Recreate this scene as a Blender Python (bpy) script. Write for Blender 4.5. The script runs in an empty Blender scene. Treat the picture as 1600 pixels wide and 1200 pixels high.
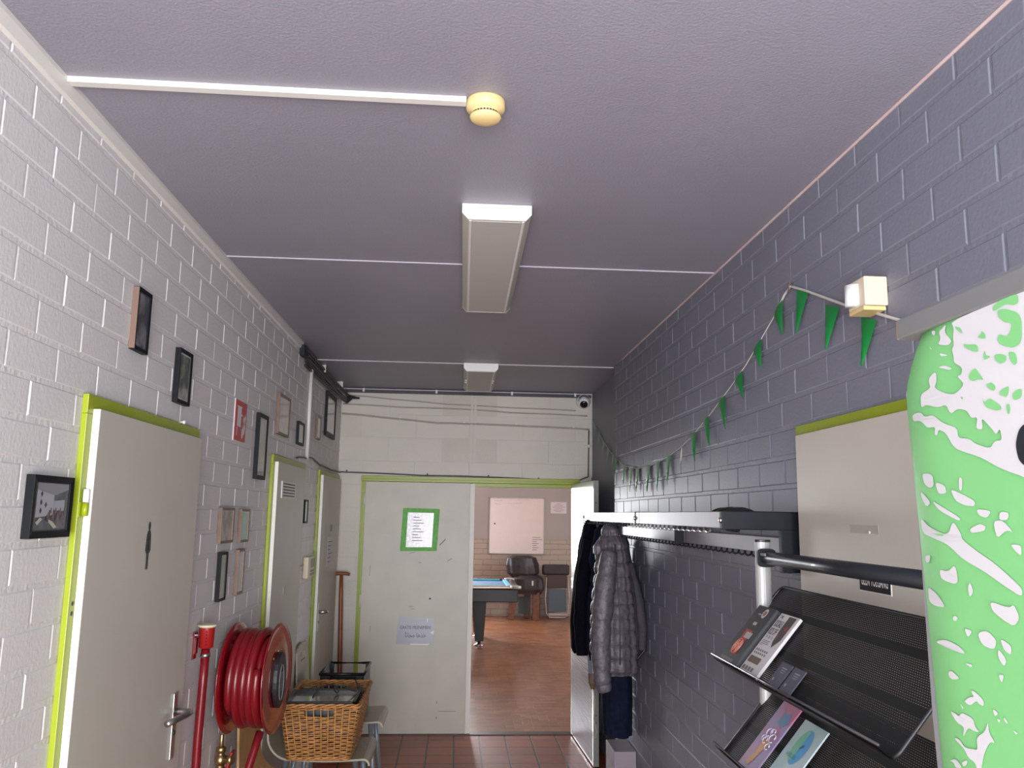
import bpy, bmesh, math, random
from mathutils import Vector, Matrix
random.seed(7)
C = bpy.context.scene.collection
PI = math.pi

# ------------------------------------------------------------------ camera, world, lights, exposure
cam_d = bpy.data.cameras.new('camera'); cam = bpy.data.objects.new('camera', cam_d); C.objects.link(cam)
CAMH = 1.77
yaw, pitch, roll = .0652, .158, .0154
cy_, sy_, cp_, sp_ = math.cos(yaw), math.sin(yaw), math.cos(pitch), math.sin(pitch)
fw = Vector((sy_*cp_, cy_*cp_, sp_)); rt = Vector((cy_, -sy_, 0)); up = rt.cross(fw)
rt2 = math.cos(roll)*rt + math.sin(roll)*up; up2 = -math.sin(roll)*rt + math.cos(roll)*up
mw = Matrix.Identity(4)
for r in range(3):
    mw[r][0], mw[r][1], mw[r][2] = rt2[r], up2[r], -fw[r]
mw[0][3], mw[1][3], mw[2][3] = 0, 0, CAMH
cam.matrix_world = mw
cam_d.sensor_width = 36; cam_d.lens = 28.8; cam_d.clip_start = .02
bpy.context.scene.camera = cam
vs = bpy.context.scene.view_settings
vs.view_transform = 'Standard'; vs.look = 'None'; vs.gamma = 1; vs.use_curve_mapping = False
vs.exposure = 1.52
world = bpy.data.worlds.new('sky'); bpy.context.scene.world = world; world.use_nodes = True
bg = world.node_tree.nodes['Background']; bg.inputs[0].default_value = (.80, .88, 1, 1); bg.inputs[1].default_value = .45

def area(name, loc, rot, sx, sy, power, col):
    l = bpy.data.lights.new(name, 'AREA'); l.shape = 'RECTANGLE'; l.size = sx; l.size_y = sy
    l.energy = power; l.color = col
    o = bpy.data.objects.new(name, l); C.objects.link(o); o.location = loc; o.rotation_euler = rot
    return o
# daylight through the glazed entrance behind the camera
area('entrance_daylight', (.05, -1.70, 1.45), (PI/2, 0, 0), 2.0, 2.5, 125, (.97, .975, 1))
# daylight through the windows of the far room (end wall and side wall)
area('far_window_daylight', (-.95, 15.15, 1.75), (PI/2, 0, PI), 1.9, 1.7, 130, (.95, .97, 1))
area('side_window_daylight', (4.2, 11.0, 1.8), (PI/2, 0, PI/2), 3.0, 1.5, 42, (1, .95, .92))

# ------------------------------------------------------------------ helpers
class MB:
    def __init__(s): s.v = []; s.f = []; s.m = []; s.cur = 0; s.sm = []; s.smooth = False
    def add(s, vs, fs):
        b = len(s.v); s.v += [tuple(v) for v in vs]
        for f in fs: s.f.append(tuple(b+i for i in f)); s.m.append(s.cur); s.sm.append(s.smooth)
        return s
    def box(s, x0, x1, y0, y1, z0, z1):
        v = [(x, y, z) for x in (x0, x1) for y in (y0, y1) for z in (z0, z1)]
        return s.add(v, [(0, 1, 3, 2), (4, 6, 7, 5), (0, 4, 5, 1), (2, 3, 7, 6), (0, 2, 6, 4), (1, 5, 7, 3)])
    def obox(s, o, a, b, c):
        o, a, b, c = map(Vector, (o, a, b, c))
        v = [o + a*i + b*j + c*k for i in (0, 1) for j in (0, 1) for k in (0, 1)]
        return s.add(v, [(0, 1, 3, 2), (4, 6, 7, 5), (0, 4, 5, 1), (2, 3, 7, 6), (0, 2, 6, 4), (1, 5, 7, 3)])
    def prism(s, poly, fn, d0, d1):
        n = len(poly)
        v = [fn(p[0], p[1], d0) for p in poly] + [fn(p[0], p[1], d1) for p in poly]
        return s.add(v, [tuple(range(n)), tuple(range(2*n-1, n-1, -1))] + [(i, n+i, n+(i+1) % n, (i+1) % n) for i in range(n)])
    def flat(s, poly, fn, d=0):
        return s.add([fn(p[0], p[1], d) for p in poly], [tuple(range(len(poly)))])
    def tube(s, pts, r, n=8, cap=True):
        pts = [Vector(p) for p in pts]
        rr = r if isinstance(r, (list, tuple)) else [r]*len(pts)
        vs = []; prev = None; sm = s.smooth; s.smooth = True
        for i, p in enumerate(pts):
            t = (pts[min(i+1, len(pts)-1)] - pts[max(i-1, 0)]).normalized()
            if prev is None:
                a = Vector((0, 0, 1)) if abs(t.z) < .9 else Vector((1, 0, 0))
                u = t.cross(a).normalized()
            else:
                u = (prev - t*prev.dot(t)).normalized()
            prev = u; w = t.cross(u)
            for k in range(n):
                a = 2*PI*k/n; vs.append(p + (u*math.cos(a) + w*math.sin(a))*rr[i])
        fs = [(i*n+k, i*n+(k+1) % n, (i+1)*n+(k+1) % n, (i+1)*n+k) for i in range(len(pts)-1) for k in range(n)]
        if cap: fs += [tuple(range(n)), tuple((len(pts)-1)*n+k for k in range(n-1, -1, -1))]
        s.add(vs, fs); s.smooth = sm; return s
    def lathe(s, o, axis, prof, n=32):
        o = Vector(o); ax = Vector(axis).normalized()
        a = Vector((0, 0, 1)) if abs(ax.z) < .9 else Vector((1, 0, 0))
        u = ax.cross(a).normalized(); w = ax.cross(u); vs = []
        sm = s.smooth; s.smooth = True
        for r, h in prof:
            for k in range(n):
                t = 2*PI*k/n; vs.append(o + ax*h + (u*math.cos(t) + w*math.sin(t))*max(r, 1e-5))
        fs = [(i*n+k, i*n+(k+1) % n, (i+1)*n+(k+1) % n, (i+1)*n+k) for i in range(len(prof)-1) for k in range(n)]
        s.add(vs, fs); s.smooth = sm; return s

ORG = {}
def build(name, mb, mats, parent=None, org=None, bevel=0, autos=True):
    """links mb as ONE mesh object; vertices are world coordinates"""
    o0 = ORG[parent.name] if parent is not None else Vector(org if org is not None else (0, 0, 0))
    me = bpy.data.meshes.new(name)
    me.from_pydata([tuple(Vector(v) - o0) for v in mb.v], [], mb.f)
    mats = mats if isinstance(mats, (list, tuple)) else [mats]
    for m in mats: me.materials.append(m)
    me.polygons.foreach_set('material_index', mb.m)
    me.polygons.foreach_set('use_smooth', mb.sm)
    bm = bmesh.new(); bm.from_mesh(me); bmesh.ops.recalc_face_normals(bm, faces=bm.faces); bm.to_mesh(me); bm.free()
    me.update()
    o = bpy.data.objects.new(name, me); C.objects.link(o)
    if parent is not None: o.parent = parent
    else: o.location = o0
    ORG[o.name] = o0
    if bevel:
        b = o.modifiers.new('bevel', 'BEVEL'); b.width = bevel; b.segments = 2; b.limit_method = 'ANGLE'
    return o
def tag(o, label=None, cat=None, group=None, kind=None):
    if label: o['label'] = label
    if cat: o['category'] = cat
    if group: o['group'] = group
    if kind: o['kind'] = kind
    return o
def empty(name, loc, label=None, cat=None, group=None, kind=None):
    o = bpy.data.objects.new(name, None); C.objects.link(o); o.location = loc; o.empty_display_size = .05
    ORG[o.name] = Vector(loc)
    return tag(o, label, cat, group, kind)

def mat(name, col, rough=.5, metal=0, spec=.5, var=0, vscale=8, bump=0, bscale=60, coat=0, emit=None, alpha=None, dirt=None, detail=4):
    m = bpy.data.materials.new(name); m.use_nodes = True; nt = m.node_tree; N = nt.nodes; L = nt.links
    b = N['Principled BSDF']
    b.inputs['Roughness'].default_value = rough; b.inputs['Metallic'].default_value = metal
    b.inputs['Specular IOR Level'].default_value = spec
    b.inputs['Coat Weight'].default_value = coat; b.inputs['Coat Roughness'].default_value = .08
    tc = N.new('ShaderNodeTexCoord')
    nz = N.new('ShaderNodeTexNoise'); nz.inputs['Scale'].default_value = vscale; nz.inputs['Detail'].default_value = detail
    L.new(tc.outputs['Object'], nz.inputs['Vector'])
    rp = N.new('ShaderNodeValToRGB')
    v = max(var, .02)
    rp.color_ramp.elements[0].position = .3; rp.color_ramp.elements[1].position = .7
    rp.color_ramp.elements[0].color = tuple(c*(1-v) for c in col) + (1,)
    rp.color_ramp.elements[1].color = tuple(min(1, c*(1+v)) for c in col) + (1,)
    L.new(nz.outputs['Fac'], rp.inputs['Fac'])
    L.new(rp.outputs['Color'], b.inputs['Base Color'])
    if bump:
        n2 = N.new('ShaderNodeTexNoise'); n2.inputs['Scale'].default_value = bscale; n2.inputs['Detail'].default_value = 5
        L.new(tc.outputs['Object'], n2.inputs['Vector'])
        bp = N.new('ShaderNodeBump'); bp.inputs['Strength'].default_value = 1; bp.inputs['Distance'].default_value = bump
        L.new(n2.outputs['Fac'], bp.inputs['Height']); L.new(bp.outputs['Normal'], b.inputs['Normal'])
    if emit:
        b.inputs['Emission Color'].default_value = emit[0] + (1,); b.inputs['Emission Strength'].default_value = emit[1]
    return m

def tile_mat(name, cols, mortar, w, h, off, mw_, shift, rough, bumpd=.002, var=.12, squash=0, coat=0):
    m = bpy.data.materials.new(name); m.use_nodes = True; nt = m.node_tree; N = nt.nodes; L = nt.links
    b = N['Principled BSDF']; b.inputs['Roughness'].default_value = rough; b.inputs['Coat Weight'].default_value = coat
    b.inputs['Coat Roughness'].default_value = .2
    tc = N.new('ShaderNodeTexCoord'); mp = N.new('ShaderNodeMapping'); mp.inputs['Location'].default_value = shift
    L.new(tc.outputs['Object'], mp.inputs['Vector'])
    br = N.new('ShaderNodeTexBrick'); br.offset = off; br.inputs['Scale'].default_value = 1
    br.inputs['Brick Width'].default_value = w; br.inputs['Row Height'].default_value = h
    br.inputs['Mortar Size'].default_value = mw_; br.inputs['Mortar Smooth'].default_value = .2
    br.inputs['Color1'].default_value = cols[0] + (1,); br.inputs['Color2'].default_value = cols[1] + (1,); br.inputs['Mortar'].default_value = mortar + (1,)
    L.new(mp.outputs['Vector'], br.inputs['Vector'])
    nz = N.new('ShaderNodeTexNoise'); nz.inputs['Scale'].default_value = 14; nz.inputs['Detail'].default_value = 6
    L.new(tc.outputs['Object'], nz.inputs['Vector'])
    mx = N.new('ShaderNodeMix'); mx.data_type = 'RGBA'; mx.blend_type = 'MULTIPLY'; mx.inputs[0].default_value = 1
    rp = N.new('ShaderNodeValToRGB'); rp.color_ramp.elements[0].color = (1-var*2,)*3 + (1,); rp.color_ramp.elements[1].color = (1+var,)*3 + (1,)
    L.new(nz.outputs['Fac'], rp.inputs['Fac']); L.new(br.outputs['Color'], mx.inputs[6]); L.new(rp.outputs['Color'], mx.inputs[7])
    L.new(mx.outputs[2], b.inputs['Base Color'])
    bp = N.new('ShaderNodeBump'); bp.inputs['Distance'].default_value = bumpd; bp.invert = True
    L.new(br.outputs['Fac'], bp.inputs['Height']); L.new(bp.outputs['Normal'], b.inputs['Normal'])
    return m

def mesh_mat(name, col, w, h, bar, rot=(0, 0, 0), rough=.4, metal=.3):
    """perforated / expanded sheet: real see-through holes"""
    m = bpy.data.materials.new(name); m.use_nodes = True; nt = m.node_tree; N = nt.nodes; L = nt.links
    b = N['Principled BSDF']; b.inputs['Base Color'].default_value = col + (1,); b.inputs['Roughness'].default_value = rough; b.inputs['Metallic'].default_value = metal
    tc = N.new('ShaderNodeTexCoord'); mp = N.new('ShaderNodeMapping'); mp.inputs['Rotation'].default_value = rot
    L.new(tc.outputs['Object'], mp.inputs['Vector'])
    br = N.new('ShaderNodeTexBrick'); br.offset = .5; br.inputs['Scale'].default_value = 1
    br.inputs['Brick Width'].default_value = w; br.inputs['Row Height'].default_value = h; br.inputs['Mortar Size'].default_value = bar
    br.inputs['Mortar Smooth'].default_value = 0
    L.new(mp.outputs['Vector'], br.inputs['Vector'])
    L.new(br.outputs['Fac'], b.inputs['Alpha'])
    return m

# colours
M_white = mat('white_wall_paint', (.69, .665, .66), .5, var=.035, vscale=1.4, bump=.0012, bscale=90)
M_whitej = mat('white_wall_joint', (.69, .665, .66), .5, var=.04, vscale=2, bump=.0028, bscale=70)
M_grey = mat('grey_wall_paint', (.206, .213, .265), .5, spec=.28, var=.05, vscale=1.2, bump=.001, bscale=90)
M_greyj = mat('grey_wall_joint', (.208, .215, .265), .5, spec=.28, var=.05, vscale=2, bump=.0028, bscale=70)
M_greys = mat('smooth_grey_paint', (.20, .205, .24), .5, spec=.4, var=.04, vscale=2)
M_cream = mat('cream_wall_paint', (.60, .56, .50), .45, var=.05, vscale=1.5, bump=.001, bscale=80)
M_creamj = mat('cream_wall_joint', (.58, .54, .48), .5, var=.06, vscale=3, bump=.002, bscale=70)
M_ceil = mat('lilac_grey_ceiling', (.282, .276, .328), .45, var=.06, vscale=1.3, bump=.0018, bscale=130)
M_trimw = mat('white_plastic_trim', (.72, .70, .66), .4, var=.02)
M_seam = mat('lilac_seam_filler', (.50, .46, .54), .5, var=.03)
M_lime = mat('lime_green_gloss', (.29, .36, .010), .35, var=.06, vscale=6)
M_leaf = mat('greige_door_paint', (.55, .52, .455), .38, var=.03, vscale=3)
M_leafedge = mat('white_door_edge', (.78, .76, .70), .45, var=.02)  # white door trim; on the near leaf edges it paints in the light
M_tape = mat('old_leaf_paint', (.52, .49, .42), .4, var=.07, vscale=4)
M_black = mat('black_plastic', (.012, .013, .016), .4, var=.1)
M_dark = mat('dark_slate_metal', (.008, .011, .016), .5, metal=0, spec=.25, var=.05)
M_steel = mat('brushed_steel', (.6, .6, .6), .28, metal=1, var=.04, vscale=30)
M_alu = mat('anodised_aluminium', (.40, .40, .395), .45, metal=.3, var=.03, vscale=20)
M_lens = mat('lamp_diffuser', (.52, .50, .47), .5, var=.02)
M_lamp = mat('white_lamp_housing', (.80, .79, .77), .4, var=.02)
M_lampi = mat('ivory_lamp_trim', (.55, .54, .46), .4, var=.02)
M_yel = mat('yellowed_plastic', (.72, .55, .26), .45, var=.05)
M_beige = mat('beige_plastic', (.72, .62, .46), .45, var=.03)
M_whitep = mat('white_plastic', (.78, .79, .80), .35, var=.02)
M_red = mat('red_rubber_hose', (.17, .005, .010), .3, var=.08, vscale=20)
M_redm = mat('red_enamel_steel', (.22, .005, .010), .16, var=.05, coat=.6)
M_redpl = mat('red_plastic', (.30, .010, .012), .4, var=.05)
M_brass = mat('brass_fitting', (.45, .33, .16), .35, metal=1, var=.1, vscale=40)
M_wick = mat('wicker_willow', (.40, .18, .055), .45, var=.35, vscale=35)
M_wickd = mat('wicker_stake', (.46, .25, .10), .5, var=.2, vscale=30)
M_ply = mat('plywood_face', (.50, .30, .13), .4, var=.12, vscale=12)
M_plyb = mat('beige_chair_shell', (.42, .37, .28), .4, var=.06, vscale=12)
M_greyleg = mat('grey_blue_leg_enamel', (.25, .29, .32), .35, metal=.2, var=.04)
M_wood = mat('reddish_tool_wood', (.24, .075, .03), .4, var=.2, vscale=20)
M_green = mat('green_flag_plastic', (.008, .22, .045), .3, var=.1, vscale=8, spec=.5)
M_string = mat('white_cord', (.62, .60, .56), .6, var=.06)
M_frb = mat('black_frame', (.006, .007, .009), .5, spec=.2, var=.08)
M_frc = mat('copper_brown_frame', (.16, .105, .08), .4, metal=.2, var=.12, vscale=20)
M_frd = mat('dark_oak_frame', (.14, .105, .085), .4, var=.1)
M_paper = mat('white_paper', (.74, .73, .74), .6, var=.02)
M_ink = mat('black_ink', (.02, .02, .025), .5, var=.05)
M_cable = mat('dark_cable', (.03, .03, .035), .5, var=.1)
M_cablew = mat('cream_painted_cable', (.40, .37, .32), .5, var=.06)
M_sleeve = mat('plastic_sleeve_paper', (.36, .37, .44), .3, var=.04)
M_gtape = mat('green_masking_tape', (.16, .50, .10), .6, var=.15, vscale=30)

def picture_mat(name, c1, c2, scale, glass=.06):
    m = mat(name, c1, .5, coat=1, var=.1)
    N = m.node_tree.nodes
    rp = [n for n in N if n.type == 'VALTORGB'][0]; nz = [n for n in N if n.type == 'TEX_NOISE'][0]
    nz.inputs['Scale'].default_value = scale
    rp.color_ramp.elements[0].color = c1 + (1,); rp.color_ramp.elements[1].color = c2 + (1,)
    rp.color_ramp.elements[0].position = .42; rp.color_ramp.elements[1].position = .58
    N['Principled BSDF'].inputs['Coat Roughness'].default_value = glass
    return m

def text_mb(body, height, fn, width=None, depth=.0, bold=False, align='CENTER'):
    """built-in font turned into mesh; fn(u, v, d) places it, u right, v up, centred"""
    cu = bpy.data.curves.new('lettering', 'FONT'); cu.body = body; cu.align_x = align; cu.align_y = 'CENTER'; cu.size = 1; cu.resolution_u = 3
    if bold: cu.offset = .015
    o = bpy.data.objects.new('lettering', cu); C.objects.link(o)
    dg = bpy.context.evaluated_depsgraph_get(); me = bpy.data.meshes.new_from_object(o.evaluated_get(dg))
    mb = MB()
    if len(me.vertices):
        xs = [v.co.x for v in me.vertices]; ys = [v.co.y for v in me.vertices]
        w = max(xs)-min(xs); h = max(ys)-min(ys); cx = (max(xs)+min(xs))/2; cyy = (max(ys)+min(ys))/2
        sy = height/h; sx = (width/w) if width else sy
        mb.add([fn((v.co.x-cx)*sx, (v.co.y-cyy)*sy, depth) for v in me.vertices], [tuple(p.vertices) for p in me.polygons])
    bpy.data.objects.remove(o); bpy.data.curves.remove(cu); bpy.data.meshes.remove(me)
    return mb

def subtract(rects, hole):
    out = []
    a0, a1, b0, b1 = hole
    for (u0, u1, v0, v1) in rects:
        if u1 <= a0 or u0 >= a1 or v1 <= b0 or v0 >= b1: out.append((u0, u1, v0, v1)); continue
        if u0 < a0: out.append((u0, a0, v0, v1))
        if u1 > a1: out.append((a1, u1, v0, v1))
        m0, m1 = max(u0, a0), min(u1, a1)
        if v0 < b0: out.append((m0, m1, v0, b0))
        if v1 > b1: out.append((m0, m1, b1, v1))
    return out

def blockwall(name, fn, u0, u1, v0, v1, L, H, ju, jv, ou, ov, depth, mats, holes=(), thick=.12, ch=.0035, rnd=.0012):
    """painted block masonry: every block face stands proud of the joints; fn(u, v, d), d out of the wall"""
    mb = MB()
    base = [(u0, u1, v0, v1)]
    for h in holes: base = subtract(base, h)
    mb.cur = 1
    for (a, b, c, d) in base:
        mb.add([fn(u, v, w) for u in (a, b) for v in (c, d) for w in (-depth, -thick)],
               [(0, 1, 3, 2), (4, 6, 7, 5), (0, 4, 5, 1), (2, 3, 7, 6), (0, 2, 6, 4), (1, 5, 7, 3)])
    mb.cur = 0
    r0 = math.floor((v0-ov)/H)-1; r1 = math.ceil((v1-ov)/H)+1
    for r in range(r0, r1):
        c0 = math.floor((u0-ou)/L)-2; c1 = math.ceil((u1-ou)/L)+2
        for c in range(c0, c1):
            a = ou + c*L + (L/2 if r % 2 else 0) + ju/2; b = a + L - ju
            lo = ov + r*H + jv/2; hi = lo + H - jv
            a, b, lo, hi = max(a, u0), min(b, u1), max(lo, v0), min(hi, v1)
            if b-a < .01 or hi-lo < .01: continue
            rs = [(a, b, lo, hi)]
            for h in holes: rs = subtract(rs, h)
            for (p, q, s, t) in rs:
                if q-p < .012 or t-s < .012: continue
                j = lambda: random.uniform(-rnd, rnd)
                dj = random.uniform(-.0008, .0008)
                o = [(p+j(), s+j()), (q+j(), s+j()), (q+j(), t+j()), (p+j(), t+j())]
                cc = [(1, 1), (-1, 1), (-1, -1), (1, -1)]
                vv = [fn(x, y, -depth) for x, y in o] + [fn(x+sx*ch, y+sy*ch, dj) for (x, y), (sx, sy) in zip(o, cc)]
                mb.add(vv, [(4, 5, 6, 7), (0, 1, 5, 4), (1, 2, 6, 5), (2, 3, 7, 6), (3, 0, 4, 7)])
    return tag(build(name, mb, mats), kind='structure')

# ------------------------------------------------------------------ room shell
XL, XR, YB, ZC, YN = -1.0, 1.10, 7.04, 2.823, -1.6
fL = lambda u, v, d: (XL + d, u, v)
fR = lambda u, v, d: (XR - d, u, v)
fB = lambda u, v, d: (u, YB - d, v)
CH = .0971
OV = 2.750 - CH*28
# floor in its tiles; recess and far room share the level
fm = MB(); fm.box(-1.12, 1.30, YN-.4, 7.03, -.1, 0)
M_tiles = tile_mat('quarry_tiles', ((.40, .10, .042), (.33, .078, .034)), (.03, .015, .012), .2045, .209, 0, .007, (-.029, .035, 0), .4, coat=.12)
tag(build('floor', fm, M_tiles), kind='structure')
cm = MB(); cm.box(-1.12, 1.30, YN-.1, 7.2, ZC, ZC+.1)
tag(build('ceiling', cm, M_ceil), kind='structure')
D1 = (2.26, 3.18, -.01, 2.05); D2 = (4.51, 5.42, -.01, 2.05); D3 = (6.03, 7.02, -.01, 2.05); D4 = (1.60, 2.58, -.01, 2.05)
blockwall('wall_left', fL, YN, YB, 0, ZC, .2315, CH, .006, .014, 1.962, OV, .0022, [M_white, M_whitej])
blockwall('wall_right', fR, YN, 5.70, 0, ZC, .2335, CH, .007, .014, 1.648, OV, .0022, [M_grey, M_greyj])
# smooth recessed end of the right wall
sm_ = MB(); sm_.box(1.165, 1.25, 5.55, YB, 0, ZC)
tag(build('wall_right', sm_, M_greys), kind='structure')
pn = MB(); pn.box(1.157, 1.165, 5.71, YB-.005, 0.0, 2.095)
tag(build('trim_1', pn, M_greys, bevel=.002), kind='structure')
blockwall('wall_back', fB, -1.12, 1.25, 0, ZC+.05, .46, .2, .004, .005, .10, .005, .0006, [M_cream, M_creamj],
          holes=[(-.80, 1.058, -.1, 2.075)], thick=.10, ch=.003)
# near end wall with the glazed entrance (behind the camera)
nb = MB()
for r in subtract([(-1.12, 1.25, 0, ZC)], (-.92, 1.02, .06, 2.5)):
    nb.box(r[0], r[1], YN-.1, YN, r[2], r[3])
tag(build('wall_near', nb, M_white), kind='structure')
wf = MB()
for r in ((-.92, -.87, .06, 2.5), (.97, 1.02, .06, 2.5), (.03, .08, .06, 2.5), (-.92, 1.02, 2.44, 2.5), (-.92, 1.02, .06, .12)):
    wf.box(r[0], r[1], YN-.08, YN-.02, r[2], r[3])
tag(build('window_1', wf, M_trimw), kind='structure')
# cornice strip on the left and seams
t1 = MB(); t1.prism([(0, ZC), (.016, ZC), (.016, ZC-.012), (.010, ZC-.040), (0, ZC-.045)], lambda a, b, d: (XL + a, d, b), YN, 5.15)
tag(build('trim_2', t1, M_trimw), kind='structure')
t2 = MB(); t2.box(XL+.001, XR, 3.378, 3.390, ZC-.004, ZC)
tag(build('trim_3', t2, M_seam), kind='structure')
t3 = MB(); t3.box(XL+.001, XR, 5.715, 5.750, ZC-.006, ZC)
tag(build('trim_4', t3, M_seam), kind='structure')
t4 = MB(); t4.tube([(XR-.002, y, ZC-.003) for y in [YN + k*.3 for k in range(25) if YN + k*.3 < 5.7]], .005, 6)
tag(build('trim_5', t4, mat('pinkish_ceiling_joint_sealant', (.62, .48, .47), .6, var=.1)), kind='structure')

# far room
fr = MB(); fr.box(-4.5, 4.1, 7.03, 15.0, -.1, -.002)
M_parq = tile_mat('finger_parquet', ((.40, .165, .075), (.22, .075, .033)), (.12, .04, .02), .155, .06, .5, .002, (0, 0, 0), .30, .0004, .18, coat=.35)
tag(build('floor', fr, M_parq), kind='structure')
th = MB(); th.box(-.80, 1.06, 7.0, 7.09, -.001, .007)
tag(build('trim_6', th, mat('dark_threshold_strip', (.06, .03, .025), .4)), kind='structure')
M_fw = mat('far_wall_paint', (.40, .34, .32), .5, var=.05, vscale=1)
fF = lambda u, v, d: (u, 14.9 - d, v)
blockwall('wall_far', fF, -4.5, 4.1, 0, 3.0, .30, .095, .008, .012, .05, .02, .004,
          [mat('far_wall_cream_paint', (.46, .37, .31), .45, var=.06, vscale=1), mat('far_wall_joint', (.38, .29, .23), .5)], holes=[(-1.9, .0, .9, 2.6)], thick=.12)
wu = MB(); wu.box(.01, 4.0, 14.888, 14.896, 1.33, 3.0)
tag(build('trim_7', wu, M_fw), kind='structure')
sw = MB()
for r in subtract([(7.14, 14.9, 0, 3.0)], (9.5, 12.5, 1.05, 2.55)): sw.box(4.0, 4.1, r[0], r[1], r[2], r[3])
tag(build('wall_far_right', sw, M_fw), kind='structure')
sl = MB(); sl.box(-4.5, -4.4, 7.14, 14.9, 0, 3.0)
tag(build('wall_far_left', sl, M_fw), kind='structure')
nl = MB(); nl.box(-4.5, -1.12, 7.04, 7.14, 0, 3.0); nl.box(1.25, 4.1, 7.04, 7.14, 0, 3.0); nl.box(-1.12, 1.25, 7.145, 7.2, 2.6, 3.0)
tag(build('wall_far_near', nl, M_fw), kind='structure')
fc = MB(); fc.box(-4.5, 4.1, 7.2, 15.0, 3.0, 3.1)
tag(build('ceiling', fc, mat('far_ceiling_white', (.6, .58, .56), .6)), kind='structure')
w2 = MB()
for x in (-1.9, -.98, -.04): w2.box(x, x+.045, 14.90, 14.95, .9, 2.6)
for z in (.9, 2.555): w2.box(-1.9, .0, 14.90, 14.95, z, z+.045)
tag(build('window_2', w2, M_trimw), kind='structure')
w3 = MB()
for y in (9.5, 10.98, 12.455): w3.box(4.02, 4.07, y, y+.045, 1.05, 2.55)
for z in (1.05, 2.505): w3.box(4.02, 4.07, 9.5, 12.5, z, z+.045)
tag(build('window_3', w3, M_trimw), kind='structure')

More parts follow.
